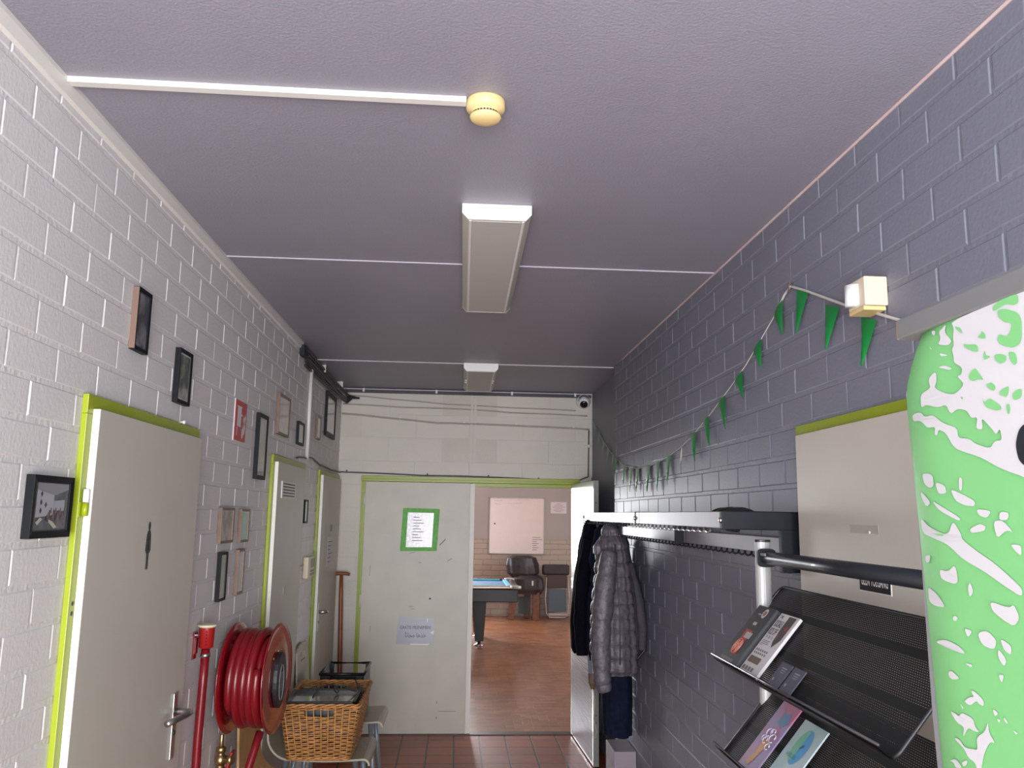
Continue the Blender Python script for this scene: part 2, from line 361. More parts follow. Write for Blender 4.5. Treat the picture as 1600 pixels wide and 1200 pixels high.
# traced print of the banner (y, z)
BAN_W= [[(0.913, 2.005), (0.908, 1.995), (0.911, 1.985), (0.91, 1.975), (0.915, 1.971), (0.912, 1.962), (0.913, 1.955), (0.897, 1.946), (0.9, 1.938), (0.909, 1.938), (0.895, 1.926), (0.915, 1.917), (0.933, 1.921), (0.956, 1.931), (0.949, 1.939), (0.95, 1.951), (0.965, 1.946), (0.967, 1.941), (0.963, 1.932), (0.988, 1.928), (0.989, 1.913), (0.985, 1.911), (0.977, 1.913), (0.949, 1.906), (0.934, 1.908), (0.926, 1.895), (0.912, 1.9), (0.895, 1.896), (0.888, 1.886), (0.876, 1.886), (0.881, 1.873), (0.868, 1.871), (0.87, 1.885), (0.854, 1.871), (0.847, 1.863), (0.84, 1.87), (0.838, 1.856), (0.85, 1.857), (0.859, 1.849), (0.885, 1.857), (0.893, 1.863), (0.915, 1.866), (0.915, 1.878), (0.942, 1.886), (0.963, 1.899), (0.981, 1.898), (0.991, 1.906), (1.016, 1.905), (1.013, 1.896), (0.992, 1.895), (0.977, 1.884), (0.959, 1.884), (0.962, 1.874), (0.956, 1.873), (0.952, 1.88), (0.938, 1.874), (0.924, 1.855), (0.902, 1.848), (0.887, 1.844), (0.874, 1.84), (0.847, 1.828), (0.829, 1.822), (0.811, 1.817), (0.764, 1.796), (0.737, 2.008), (0.788, 2.007)], [(0.932, 2.0), (0.923, 2.004), (0.927, 1.994), (0.913, 1.981), (0.922, 1.977), (0.943, 1.983), (0.936, 1.988), (0.939, 1.998)], [(0.957, 2.003), (0.947, 2.001), (0.949, 1.995), (0.955, 1.998)], [(0.94, 1.972), (0.921, 1.965), (0.938, 1.967)], [(0.944, 1.955), (0.931, 1.955), (0.917, 1.949), (0.921, 1.947), (0.942, 1.954)], [(0.961, 1.984), (0.956, 1.98), (0.96, 1.98)], [(1.007, 1.962), (1.002, 1.962), (1.005, 1.96)], [(1.007, 1.807), (0.994, 1.801), (0.981, 1.792), (0.993, 1.787), (1.005, 1.798)], [(0.999, 1.829), (0.972, 1.827), (0.971, 1.812), (0.982, 1.81), (0.995, 1.816)], [(0.968, 1.817), (0.948, 1.813), (0.944, 1.803), (0.962, 1.802)], [(0.937, 1.808), (0.914, 1.801), (0.892, 1.793), (0.893, 1.787), (0.911, 1.788), (0.929, 1.794)], [(0.919, 1.821), (0.912, 1.819), (0.914, 1.806), (0.92, 1.805)], [(0.978, 1.795), (0.956, 1.787), (0.921, 1.774), (0.924, 1.77), (0.964, 1.783)], [(1.014, 1.775), (0.988, 1.762), (0.948, 1.753), (0.936, 1.771), (0.923, 1.757), (0.92, 1.749), (0.894, 1.737), (0.866, 1.726), (0.844, 1.714), (0.825, 1.703), (0.826, 1.694), (0.857, 1.705), (0.884, 1.716), (0.922, 1.727), (0.949, 1.743), (0.984, 1.75), (1.01, 1.755)], [(0.905, 1.762), (0.886, 1.768), (0.876, 1.765), (0.879, 1.76), (0.903, 1.757)], [(0.891, 1.784), (0.864, 1.782), (0.873, 1.774), (0.887, 1.777)], [(0.863, 1.771), (0.847, 1.772), (0.831, 1.759), (0.842, 1.762), (0.859, 1.752)], [(0.851, 1.781), (0.836, 1.78), (0.839, 1.772), (0.853, 1.772)], [(0.838, 1.747), (0.821, 1.747), (0.822, 1.735), (0.833, 1.742)], [(1.008, 1.727), (0.991, 1.729), (0.995, 1.72), (1.006, 1.718)], [(0.972, 1.713), (0.953, 1.711), (0.937, 1.721), (0.933, 1.697), (0.969, 1.701)], [(0.917, 1.695), (0.912, 1.703), (0.906, 1.693), (0.914, 1.685)], [(1.006, 1.69), (0.981, 1.683), (0.962, 1.669), (0.988, 1.668), (1.006, 1.672)], [(0.879, 1.685), (0.848, 1.681), (0.84, 1.686), (0.832, 1.673), (0.842, 1.663), (0.857, 1.667), (0.876, 1.675)], [(0.949, 1.66), (0.944, 1.662), (0.939, 1.66), (0.943, 1.656), (0.949, 1.656)], [(0.998, 1.625), (0.967, 1.632), (0.939, 1.628), (0.928, 1.621), (0.958, 1.622)], [(0.929, 1.65), (0.913, 1.649), (0.923, 1.64)], [(0.905, 1.648), (0.887, 1.653), (0.872, 1.645), (0.877, 1.634), (0.898, 1.636)], [(0.867, 1.648), (0.849, 1.643), (0.85, 1.633), (0.861, 1.636)], [(0.966, 1.595), (0.945, 1.593), (0.962, 1.587)], [(0.871, 1.637), (0.858, 1.627), (0.863, 1.619), (0.872, 1.627)], [(0.874, 1.609), (0.864, 1.611), (0.869, 1.601)], [(0.947, 1.565), (0.94, 1.561), (0.942, 1.558)], [(0.939, 1.568), (0.928, 1.575), (0.919, 1.577), (0.924, 1.582), (0.919, 1.584), (0.903, 1.578), (0.902, 1.571), (0.91, 1.571), (0.915, 1.574), (0.927, 1.566)], [(0.97, 1.551), (0.959, 1.551), (0.951, 1.549), (0.944, 1.555), (0.923, 1.553), (0.921, 1.545), (0.913, 1.541), (0.925, 1.54), (0.934, 1.541), (0.943, 1.53), (0.945, 1.53), (0.942, 1.54), (0.956, 1.541)], [(0.966, 1.522), (0.954, 1.524), (0.943, 1.517), (0.927, 1.52), (0.919, 1.521), (0.92, 1.534), (0.904, 1.544), (0.897, 1.557), (0.897, 1.545), (0.887, 1.536), (0.896, 1.536), (0.908, 1.521), (0.917, 1.497), (0.922, 1.495), (0.925, 1.506), (0.938, 1.508), (0.945, 1.516)], [(0.888, 1.572), (0.878, 1.569), (0.885, 1.564)], [(0.882, 1.563), (0.875, 1.563), (0.879, 1.559)], [(0.871, 1.566), (0.868, 1.567), (0.863, 1.562), (0.868, 1.562)], [(0.857, 1.558), (0.849, 1.556), (0.853, 1.554)], [(0.98, 1.493), (0.963, 1.5), (0.951, 1.493), (0.966, 1.489), (0.97, 1.494)], [(0.952, 1.499), (0.94, 1.505), (0.941, 1.5), (0.949, 1.495)], [(0.967, 1.595), (0.96, 1.598), (0.943, 1.592), (0.959, 1.588), (0.967, 1.59)], [(0.932, 1.611), (0.918, 1.612), (0.92, 1.608)]]
BAN_G= [[(0.835, 2.003), (0.822, 2.007), (0.794, 2.007), (0.794, 1.996), (0.802, 1.996), (0.814, 2.0), (0.822, 1.999), (0.835, 1.997)], [(0.828, 1.997), (0.816, 1.996), (0.791, 1.984), (0.794, 1.954), (0.808, 1.951), (0.824, 1.957), (0.832, 1.963), (0.829, 1.971), (0.816, 1.965), (0.809, 1.97), (0.807, 1.978), (0.818, 1.981), (0.827, 1.989)], [(0.905, 1.997), (0.895, 1.993), (0.89, 1.984), (0.903, 1.993)], [(0.891, 1.973), (0.882, 1.97), (0.866, 1.967), (0.865, 1.958), (0.877, 1.962), (0.89, 1.969)], [(0.866, 1.975), (0.858, 1.977), (0.857, 1.981), (0.851, 1.975), (0.851, 1.97)], [(0.855, 1.959), (0.853, 1.952), (0.844, 1.949), (0.858, 1.947)], [(0.838, 1.95), (0.829, 1.949), (0.819, 1.945), (0.821, 1.939), (0.83, 1.938), (0.838, 1.944)], [(0.816, 1.949), (0.805, 1.946), (0.803, 1.935), (0.808, 1.932), (0.814, 1.939)], [(0.885, 1.936), (0.873, 1.942), (0.866, 1.933), (0.859, 1.925), (0.868, 1.928), (0.88, 1.927), (0.885, 1.931)], [(0.856, 1.92), (0.847, 1.921), (0.84, 1.915), (0.844, 1.91), (0.855, 1.917)], [(0.836, 1.906), (0.832, 1.91), (0.818, 1.913), (0.823, 1.901), (0.832, 1.904)], [(0.815, 1.904), (0.8, 1.908), (0.801, 1.897), (0.814, 1.896)], [(0.865, 1.909), (0.862, 1.9), (0.852, 1.904), (0.847, 1.901), (0.834, 1.893), (0.834, 1.889), (0.844, 1.889), (0.862, 1.896)], [(0.826, 1.893), (0.82, 1.894), (0.821, 1.883), (0.825, 1.883)], [(0.904, 1.913), (0.898, 1.911), (0.901, 1.909)]]
BAN_K= [[(0.784, 1.847), (0.786, 1.839), (0.79, 1.833), (0.796, 1.828), (0.802, 1.827), (0.808, 1.829), (0.813, 1.834), (0.815, 1.841), (0.816, 1.85), (0.813, 1.858), (0.809, 1.865), (0.803, 1.869), (0.797, 1.87), (0.791, 1.868), (0.786, 1.862), (0.784, 1.855)]]
# ------------------------------------------------------------------ doors
def leaf_door(n, y0, y1, f0, f1, top=2.035):
    d = empty('door_%d' % n, (XL, (y0+y1)/2, 0), kind='structure')
    f = MB()
    f.box(XL, XL+.016, f0, f0+.045, 0, 2.02); f.box(XL, XL+.016, f1-.045, f1, 0, 2.02); f.box(XL, XL+.016, f0, f1, 2.0201, 2.072)
    build('door_frame', f, M_lime, d, bevel=.002)
    l = MB(); l.box(XL+.0165, XL+.036, y0, y1, .01, top)
    build('door_leaf', l, M_leaf, d, bevel=.0015)
    e = MB(); e.box(XL+.0168, XL+.0358, y0-.0012, y0+.0005, .012, top-.002)  # edge blown out by light from behind, put into the colour as white
    tag(build('leaf_edge', e, M_leafedge, d), 'near edge of the leaf, bright light painted on as white')
    return d
d1 = leaf_door(1, 2.268, 3.165, 2.235, 3.195)
for zc in (1.785, .62):
    h = MB(); h.lathe((XL+.026, 2.252, zc), (0, 0, 1), [(0, 0), (.008, 0), (.008, .034), (0, .034)], 14)
    hh = build('hinge', h, M_whitep, d1)
    h = MB(); h.lathe((XL+.026, 2.252, zc-.036), (0, 0, 1), [(0, 0), (.008, 0), (.008, .034), (0, .034)], 14); h.box(XL+.016, XL+.0195, 2.236, 2.262, zc-.04, zc)
    build('hinge_plate', h, M_lime, hh)
s = MB()
for z in (1.525, 1.500): s.lathe((XL+.016, 2.256, z), (1, 0, 0), [(.0, .0009), (.006, .0009), (.006, 0)], 10)
build('screw_hole', s, M_ink, d1)
# lever handle on a long plate
def lever(door, x, yc, z0, z1, zl, direction, name='door_handle'):
    p = MB(); p.box(x, x+.007, yc-.020, yc+.020, z0, z1)
    hp = build(name, p, M_steel, door, bevel=.003)
    q = MB(); q.tube([(x+.004, yc, zl), (x+.030, yc, zl), (x+.052, yc+direction*.004, zl), (x+.062, yc+direction*.016, zl), (x+.060, yc+direction*.04, zl-.002), (x+.040, yc+direction*.10, zl-.006), (x+.028, yc+direction*.145, zl-.008)], .0105, 12)
    build('lever', q, M_steel, hp)
    k = MB(); k.lathe((x+.007, yc, zl-.07), (1, 0, 0), [(.009, 0), (.009, .002), (0, .002)], 14)
    build('keyhole', k, M_ink, hp)
lever(d1, XL+.036, 3.07, .918, 1.138, 1.075, -1)
# woman pictogram, long and slim
pf = lambda u, v, d: (XL+.0363+d, 2.697+u, 1.655+v)
g = MB()
g.flat([(.010*math.cos(a*PI/8), .062+.014*math.sin(a*PI/8)) for a in range(16)], pf, .0006)
g.flat([(-.004, .050), (.004, .050), (.013, .044), (.017, .036), (.023, -.014), (.019, -.018), (.016, -.014), (.0115, .018), (.0105, .012), (.017, -.022), (-.017, -.022), (-.0105, .012), (-.0115, .018), (-.016, -.014), (-.019, -.018), (-.023, -.014), (-.017, .036), (-.013, .044)], pf, .0006)
g.flat([(-.0095, -.022), (-.001, -.022), (-.001, -.070), (-.005, -.074), (-.0095, -.070)], pf, .0006)
g.flat([(.001, -.022), (.0095, -.022), (.0095, -.070), (.005, -.074), (.001, -.070)], pf, .0006)
build('woman_pictogram', g, mat('anthracite_pictogram', (.035, .04, .045), .5), d1)

d2 = leaf_door(2, 4.525, 5.32, 4.49, 5.44)
vt = MB(); vt.box(XL+.036, XL+.041, 4.63, 5.02, 1.840, 1.935)
v_ = build('vent_grille', vt, M_trimw, d2, bevel=.001)
vs_ = MB()
for k in range(5): vs_.box(XL+.041, XL+.0418, 4.66, 4.99, 1.851+k*.0165, 1.859+k*.0165)
build('vent_slot', vs_, M_ink, v_)
vb = MB(); vb.box(XL+.036, XL+.0385, 4.83, 4.93, 1.30, 1.345)
build('plate', vb, M_tape, d2, bevel=.001)

d3 = leaf_door(3, 6.06, 6.96, 6.02, 7.03)
lever(d3, XL+.036, 6.11, .93, 1.13, 1.062, 1)
st = MB(); st.box(XL+.036, XL+.0372, 6.50, 6.58, 1.62, 1.67)
build('sticker', st, mat('grey_sticker', (.22, .21, .18), .5), d3)
st = MB(); st.box(XL+.036, XL+.0368, 6.40, 6.62, 1.36, 1.58)
nt_ = build('notice', st, M_paper, d3)
sl_ = MB()
for k in range(6): sl_.box(XL+.0368, XL+.0372, 6.43, 6.43+.1+.05*(k % 3), 1.39+k*.03, 1.395+k*.03)
build('print', sl_, M_ink, nt_)

# right-hand door, greige leaf, lime head
d4 = empty('door_4', (XR, 2.1, 0), kind='structure')
f = MB(); f.box(XR-.014, XR, 2.53, 2.566, 0, 2.02); f.box(XR-.014, XR, 1.56, 1.60, 0, 2.02); f.box(XR-.014, XR, 1.56, 2.566, 2.0201, 2.064)
build('door_frame', f, M_lime, d4, bevel=.0015)
l = MB(); l.box(XR-.036, XR-.0145, 1.59, 2.518, .01, 2.030)
build('door_leaf', l, M_leaf, d4, bevel=.0015)
sg = MB(); sg.box(XR-.0385, XR-.036, 1.984, 2.138, 1.590, 1.652)
sgo = tag(build('sign_plate', sg, mat('matt_black_sign', (.012, .012, .014), .7, spec=.2), d4), 'small black sign with white capitals')
build('lettering', text_mb('GEEN TOEGANG', .026, lambda u, v, d: (XR-.0388-d, 2.061-u, 1.6165+v), .135, bold=True), M_paper, sgo)
sb_ = MB(); sb_.box(XR-.0378, XR-.036, 1.981, 2.141, 1.587, 1.655); build('sign_border', sb_, M_paper, sgo)
tp = MB(); tp.box(XR-.0366, XR-.036, 2.03, 2.18, 1.735, 1.757)
build('tape_mark', tp, mat('old_tape_residue', (.46, .43, .36), .25), d4)
tp = MB(); tp.lathe((XR-.036, 2.075, 1.738), (-1, 0, 0), [(.004, 0), (.004, .002), (0, .002)], 10); build('plug', tp, M_whitep, d4)

# double door in the back wall
d5 = empty('door_5', (.13, YB, 0), kind='structure')
f = MB()
f.box(-.799, -.765, YB-.022, YB+.09, 0, 2.030); f.box(1.020, 1.054, YB-.012, YB+.09, 0, 2.030); f.box(-.803, 1.056, YB-.022, YB-.001, 2.0301, 2.076); f.box(-.799, 1.054, YB-.001, YB+.09, 2.0301, 2.074); f.box(-.765, 1.02, YB+.018, YB+.05, 2.0, 2.0299)
build('door_frame', f, M_lime, d5, bevel=.002)
f = MB(); f.box(-.80, 1.055, YB-.0235, YB-.022, 2.050, 2.053); f.box(-.786, -.784, YB-.0235, YB-.022, 0, 2.05)
build('frame_groove', f, mat('dark_lime_groove', (.16, .22, .005), .5), d5)
l = MB(); l.box(-.765, .118, YB-.024, YB+.016, .008, 2.028)
LF = build('door_leaf', l, M_tape, d5, bevel=.002)
e = MB(); e.box(.118, .134, YB-.028, YB-.002, .008, 2.022); build('astragal', e, M_leafedge, LF, bevel=.001)
e = MB(); e.box(.1345, .156, YB-.018, YB+.016, .008, 2.026); build('meeting_stile', e, M_leafedge, LF, bevel=.001)
for z in (1.83, 1.0, .28):
    h = MB(); h.lathe((-.768, YB-.030, z), (0, 0, 1), [(0, 0), (.007, 0), (.007, .10), (0, .10)], 12); build('hinge', h, M_trimw, d5)
k = MB(); k.lathe((-.196, YB-.0242, 1.071), (0, -1, 0), [(0, .001), (.0075, .001), (.0075, 0)], 12); build('hole', k, M_ink, LF)
k = MB()
for (x, z, w, hh, sl2) in ((-.38, 1.435, .05, .004, .01), (-.30, 1.36, .02, .004, 0), (-.06, 1.375, .035, .006, .02), (-.37, 1.005, .04, .003, 0), (-.35, .985, .03, .003, 0), (-.70, 1.25, .003, .09, 0), (-.68, .80, .004, .05, 0), (-.13, 1.50, .05, .012, .05), (-.1, .18, .14, .004, .0), (-.12, .24, .006, .02, 0), (-.12, .12, .006, .02, 0)):
    k.add([(x, YB-.0245, z), (x+w, YB-.0245, z+sl2), (x+w, YB-.0245, z+sl2+hh), (x, YB-.0245, z+hh)], [(0, 1, 2, 3)])
build('scuff', k, mat('scuff_marks', (.20, .18, .15), .6), LF)
# poster with green tape
pf = lambda u, v, d: (-.298+u+v*.03, YB-.0245-d, 1.632+v)
po = empty('taped_poster', (-.298, YB-.0245, 1.46), 'wrinkled white sheet framed with green masking tape on the closed door leaf', 'poster')
m_ = MB(); m_.flat([(-.115, -.150), (.115, -.150), (.112, .150), (-.112, .150)], pf, .0006)
build('sheet', m_, picture_mat('crumpled_print', (.60, .60, .64), (.80, .80, .84), 45, .2), po)
m_ = MB()
for a in ([(-.155, -.177), (-.108, -.177), (-.108, .180), (-.150, .180)], [(.108, -.170), (.152, -.172), (.158, .172), (.110, .176)]): m_.flat(a, pf, .001)
for a in ([(-.15, -.177), (.15, -.174), (.15, -.142), (-.15, -.145)], [(-.15, .143), (.15, .140), (.15, .176), (-.15, .180)]): m_.flat(a, pf, .0015)
build('tape', m_, M_gtape, po)
m_ = MB()
for k in range(9):
    z = .10-k*.024; w = .05+.02*((k*7) % 3)
    m_.flat([(-.06, z), (-.06+w, z), (-.06+w, z+.006), (-.06, z+.006)], pf, .0012)
build('print', m_, mat('grey_print', (.34, .33, .38), .6), po)
# free-to-take notice
pf = lambda u, v, d: (-.306+u, YB-.0245-d, .812+v)
no = empty('plastic_sleeve_notice', (-.306, YB-.0245, .705), 'grey sleeved notice with Dutch and Arabic lettering on the closed door leaf', 'notice')
m_ = MB(); m_.flat([(-.158, -.105), (.142, -.110), (.152, .098), (-.140, .112)], pf, .0008); build('sheet', m_, M_sleeve, no)
build('lettering', text_mb('GRATIS MEENEMEN!', .026, lambda u, v, d: pf(u-.002, v+.028, d+.0012), .252), M_ink, no)
ar = '\u064b\uFE8E\uFEE7\uFE8E\uFEA0\uFEE3 \uFE8E\uFEEB\uFEAC\uFEA7'
try:
    am = text_mb(ar, .050, lambda u, v, d: pf(u, v-.034, d+.0012), .170)
    build('arabic_lettering', am, M_ink, no)
except Exception as ex: print('arabic', ex)
for q_ in ([(-.04, -.108), (.10, -.110), (.12, -.103), (-.04, -.101)], [(.118, -.012), (.150, .004), (.146, -.035), (.138, -.022)], [(.090, .07), (.097, .07), (.098, .10), (.091, .10)]): build('tape_strip', MB().flat(q_, pf, .0014), M_whitep, no)

# opened right leaf
op = empty('door_6', (1.0, 7.0, 0), kind='structure')
va = Vector((.036, -.91, 0)); nn = Vector((.91, .036, 0)).normalized()
M_gl = mat('glossy_white_leaf', (.72, .72, .72), .22, var=.03, vscale=3, coat=.6)
l = MB(); l.obox((.985, 7.03, .008), va, nn*.040, (0, 0, 2.022)); build('door_leaf', l, M_gl, op, bevel=.002)
# pressed metal kick plate, a real relief of lozenges
k = MB(); o0 = Vector((.985, 7.03, .03)) - nn*.002
def kp(u, v, d): return o0 + va.normalized()*u + Vector((0, 0, v)) - nn*d
k.add([kp(.02, 0, 0), kp(.86, 0, 0), kp(.86, .86, 0), kp(.02, .86, 0)], [(0, 1, 2, 3)])
KP = build('kick_plate', k, mat('pressed_steel_plate', (.32, .30, .33), .3, metal=.5, var=.05), op)
k = MB()
for i in range(40):
    for j in range(46):
        u = .03+i*.0208+(.0104 if j % 2 else 0); v = .006+j*.0185
        if u > .85: continue
        k.add([kp(u-.0085, v, 0), kp(u, v-.0065, 0), kp(u+.0085, v, 0), kp(u, v+.0065, 0), kp(u, v, .0035)], [(0, 1, 4), (1, 2, 4), (2, 3, 4), (3, 0, 4)])
build('lozenge_pattern', k, mat('bright_lozenges', (.60, .58, .62), .3, metal=.4), KP)
l = MB(); l.obox(Vector((1.021, 6.1195, .01)), nn*.040, (0, -.0015, 0), (0, 0, 2.018)); build('leaf_edge', l, mat('grey_leaf_edge', (.28, .29, .27), .4, var=.05), op)
l = MB()
for z in (.95, .35, .30, 1.86): l.obox(Vector((1.038, 6.118, z)), (.006, 0, 0), (0, -.001, 0), (0, 0, .012))
build('screw_mark', l, M_ink, op)

# ------------------------------------------------------------------ framed pictures on the left wall
def frame(y0, y1, z0, z1, dep, bw, mf, mp, label, mount=None, extra=None):
    t = empty('picture_frame', (XL, (y0+y1)/2, z0), label, 'picture frame', 'framed pictures on the white block wall')
    x = XL; m = MB()
    o = [(y0, z0), (y1, z0), (y1, z1), (y0, z1)]; i = [(y0+bw, z0+bw), (y1-bw, z0+bw), (y1-bw, z1-bw), (y0+bw, z1-bw)]
    dep = dep*.68
    vv = [(x, a, b) for a, b in o] + [(x+dep, a, b) for a, b in o] + [(x+dep-.002, a, b) for a, b in i] + [(x+.004, a, b) for a, b in i]
    ff = []
    for k in range(4):
        n = (k+1) % 4
        ff += [(k, n, 4+n, 4+k), (4+k, 4+n, 8+n, 8+k), (8+k, 8+n, 12+n, 12+k), (k, n, 12+n, 12+k)]
    m.add(vv, ff); build('frame', m, mf, t, bevel=.0008)
    m = MB(); px_ = dep-.009
    x = XL+px_-.003; m.box(x+.003, x+.007, y0+bw-.002, y1-bw+.002, z0+bw-.002, z1-bw+.002)
    if mount:
        build('mount', m, mount[0], t); q = mount[1]
        m = MB(); m.box(x+.0072, x+.0078, y0+bw+q, y1-bw-q, z0+bw+q, z1-bw-q)
    pic = build('picture', m, mp, t)
    if extra: extra(t, pic)
    return t
P_dark = picture_mat('dark_photo', (.03, .035, .045), (.20, .20, .22), 14)
P_str = picture_mat('streaked_photo', (.035, .05, .05), (.20, .24, .20), 18)
P_pale = picture_mat('pale_print', (.24, .26, .24), (.34, .35, .33), 9)
P_green = picture_mat('green_print', (.05, .30, .07), (.22, .28, .22), 5)
P_brown = picture_mat('brown_portrait', (.16, .10, .09), (.36, .27, .25), 16)
P_white = picture_mat('white_print', (.46, .45, .42), (.56, .54, .50), 6)
M_mnt = mat('white_mount', (.45, .45, .44), .5)
M_mntd = mat('dark_mount', (.05, .05, .06), .5)
def spots1(t, pic):
    m = MB(); g_ = lambda u, v, d: (XL+.0148+d, 2.506+u, 2.249+v)
    for q_ in ([(.028, .055), (.052, .062), (.060, .035), (.040, .032)], [(.05, .10), (.066, .125), (.070, .115), (.056, .095)]): build('pale_shape', MB().flat(q_, g_), mat('pale_photo_shape', (.42, .45, .55), .5), pic)
frame(2.500, 2.607, 2.248, 2.443, .028, .011, M_frb, P_dark, 'tall narrow black frame with brown side and dark photo, highest above the women door', (M_mntd, .005), spots1)
fsd = MB(); fsd.box(XL, XL+.0185, 2.4975, 2.4995, 2.250, 2.441)
build('frame_side', fsd, mat('brown_frame_side', (.20, .125, .095), .4), bpy.data.objects['picture_frame']).__setitem__('label', 'brown side of the black frame')
frame(2.905, 3.044, 2.141, 2.335, .028, .014, M_frb, P_str, 'black frame with pale mount and streaked photo, above the women door far corner', (M_mnt, .006))
def classroom(t, pic):
    g_ = lambda u, v, d: (XL+.0162+d, 2.015+u, 1.716+v)   # u to .157, v to .111
    def sh(polys, col, nm, dd=.0004):
        m = MB()
        for p in polys: m.flat(p, g_, dd)
        build(nm, m, mat(nm+'_ink', col, .5, coat=1), pic)
    sh([[(0, .112), (.156, .112), (.156, .098), (.085, .083), (.0, .096)]], (.20, .20, .22), 'photo_ceiling')
    sh([[(.0, .096), (.085, .083), (.085, .035), (.0, .030)]], (.34, .34, .38), 'photo_wall')
    sh([[(.086, .070), (.140, .073), (.140, .045), (.086, .048)]], (.30, .32, .37), 'photo_screen')
    dm = []
    for (a, b) in ((.022, .086), (.022, .066), (.022, .046), (.045, .060)): dm.append([(a-.006, b), (a, b-.008), (a+.006, b), (a, b+.008)])
    sh(dm, (.03, .03, .035), 'photo_diamonds', .0008)
    hd = []
    for k in range(16):
        a = .055+.006*k; b = .034+.006*((k*5) % 4)
        hd.append([(a-.004, b-.012), (a+.004, b-.012), (a+.003, b), (a, b+.003), (a-.003, b)])
    sh(hd[::2], (.045, .03, .05), 'photo_pupils_dark', .0009); sh(hd[1::2], (.16, .06, .065), 'photo_pupils_red', .0010)
    sh([[(.062, .026), (.085, .020), (.110, .006), (.094, .003), (.066, .018)], [(.002, .018), (.022, .030), (.034, .026), (.012, .012)]], (.42, .40, .33), 'photo_tables', .0012)
frame(1.990, 2.192, 1.697, 1.846, .030, .016, M_frb, picture_mat('classroom_photo', (.03, .035, .04), (.09, .09, .10), 30), 'landscape black frame with a photo of a crowded room, left of the women door', (M_mntd, .004), classroom)
frame(4.115, 4.304, 1.925, 2.252, .030, .020, M_frb, P_pale, 'tall black frame with pale print directly beside the red fire sign', (M_mnt, .006))
frame(4.550, 4.832, 2.190, 2.416, .028, .014, M_frc, P_white, 'large copper brown frame with pale print above the vented door')
frame(5.140, 5.325, 2.181, 2.325, .026, .016, M_frb, P_pale, 'small black frame between the large copper frame and the white pipe')
frame(5.810, 5.955, 2.275, 2.440, .024, .014, M_frc, P_white, 'small brown frame just beyond the white pipe, left of the large black one')
frame(6.180, 6.627, 2.337, 2.673, .028, .035, M_frb, P_white, 'large black frame under the dark cable bundle near the back corner')
frame(3.570, 3.766, 1.630, 1.780, .028, .010, M_frc, P_brown, 'copper frame with a dark brownish portrait, top left of the cluster of four')
frame(3.895, 4.040, 1.624, 1.776, .028, .010, M_frc, P_green, 'copper frame with a green print, top right of the cluster of four')
frame(3.605, 3.707, 1.389, 1.592, .028, .011, M_frb, P_pale, 'tall black frame with pale print, bottom left of the cluster of four')
frame(3.893, 3.996, 1.390, 1.592, .028, .010, M_frc, P_white, 'tall copper frame with pale print, bottom right of the cluster of four')
frame(5.500, 5.610, 1.693, 1.846, .026, .012, M_frb, P_white, 'small black frame between the vented door and the last white door')

# fire hose sign
fs = empty('fire_hose_sign', (XL, 3.82, 2.08), 'red rectangular sign with white hose reel and flames symbol', 'sign')
m = MB(); m.box(XL, XL+.003, 3.712, 3.922, 2.078, 2.268); build('backing', m, M_paper, fs)
m = MB(); m.box(XL+.003, XL+.0045, 3.722, 3.914, 2.082, 2.264); build('red_panel', m, mat('sign_red', (.50, .035, .045), .4), fs)
g_ = lambda u, v, d: (XL+.0047+d, 3.722+u, 2.082+v)
m = MB(); m.flat([(.02, .158), (.105, .158), (.105, .152), (.098, .152), (.098, .125), (.118, .125), (.118, .115), (.098, .115), (.098, .065), (.03, .065), (.03, .152), (.02, .152)], g_)
m.flat([(.030, .022), (.040, .022), (.040, .062), (.030, .062)], g_)
for (a, b, s) in ((.125, .012, .80), (.152, .030, .75), (.162, .085, .55), (.138, .085, .45)):
    m.flat([(a, b), (a+.020*s, b+.012*s), (a+.034*s, b+.045*s), (a+.028*s, b+.095*s), (a+.018*s, b+.060*s), (a+.008*s, b+.090*s), (a+.004*s, b+.055*s), (a-.010*s, b+.060*s), (a-.008*s, b+.020*s)], g_)
build('white_symbol', m, M_paper, fs)

# pins and little wall marks
def pin(y, z, label): tag(build('wall_hook', MB().lathe((XL, y, z), (1, 0, 0), [(.004, 0), (.005, .006), (.008, .010), (.006, .016), (0, .017)], 10), M_whitep, org=(XL, y, z)), label, 'hook')
pin(3.02, 2.081, 'small white hook above the women door, under the second black frame')

# pipe, cables
t = tag(build('vertical_conduit', MB().tube([(XL+.014, 5.47, 2.705), (XL+.014, 5.47, 2.11)], .013, 12), M_trimw, org=(XL, 5.47, 2.11)), 'white vertical pipe on the left wall below the cable bundle', 'pipe')
cb = empty('cable_bundle', (XL, 5.2, 2.7), 'bundle of dark painted cables along the ceiling at the far left corner', 'cable bundle')
rg = random.Random(3)
for i in range(7):
    z0 = 2.805-.018*i; x0 = XL+.012+.004*(i % 2)
    ds = .012*rg.random()
    pts = []
    for q in range(13):
        s_ = q/12; y = 5.15+.02*i+s_*(6.80-5.15)
        zz = z0-.05*s_**2*(1 if i < 4 else .4)-.012*math.sin(PI*s_*2+i)*.5; pts.append((x0+.05*s_**3+.006*math.sin(i*2+s_*6), y, zz-ds))
    pts += [(x0+.055+.006*i, 6.92, 2.745-.004*i), (XL+.085+.011*i, 6.99, 2.742-.002*i)]
    build('cable', MB().tube(pts, .0065 if i % 3 else .009, 8), M_cable, cb)
m = MB(); m.box(XL, XL+.03, 5.10, 5.20, 2.735, 2.80); build('bracket', m, M_dark, cb)
m = MB(); m.box(XL, XL+.03, 5.94, 5.965, 2.77, ZC); build('clip', m, M_trimw, cb)
m = MB(); m.box(XL, XL+.05, 6.70, 6.725, 2.76, ZC); build('clip', m, M_trimw, cb)
tr = empty('cable_tray', (.1, YB-.03, 2.78), 'dark cable tray running under the ceiling along the top of the cream wall', 'cable tray')
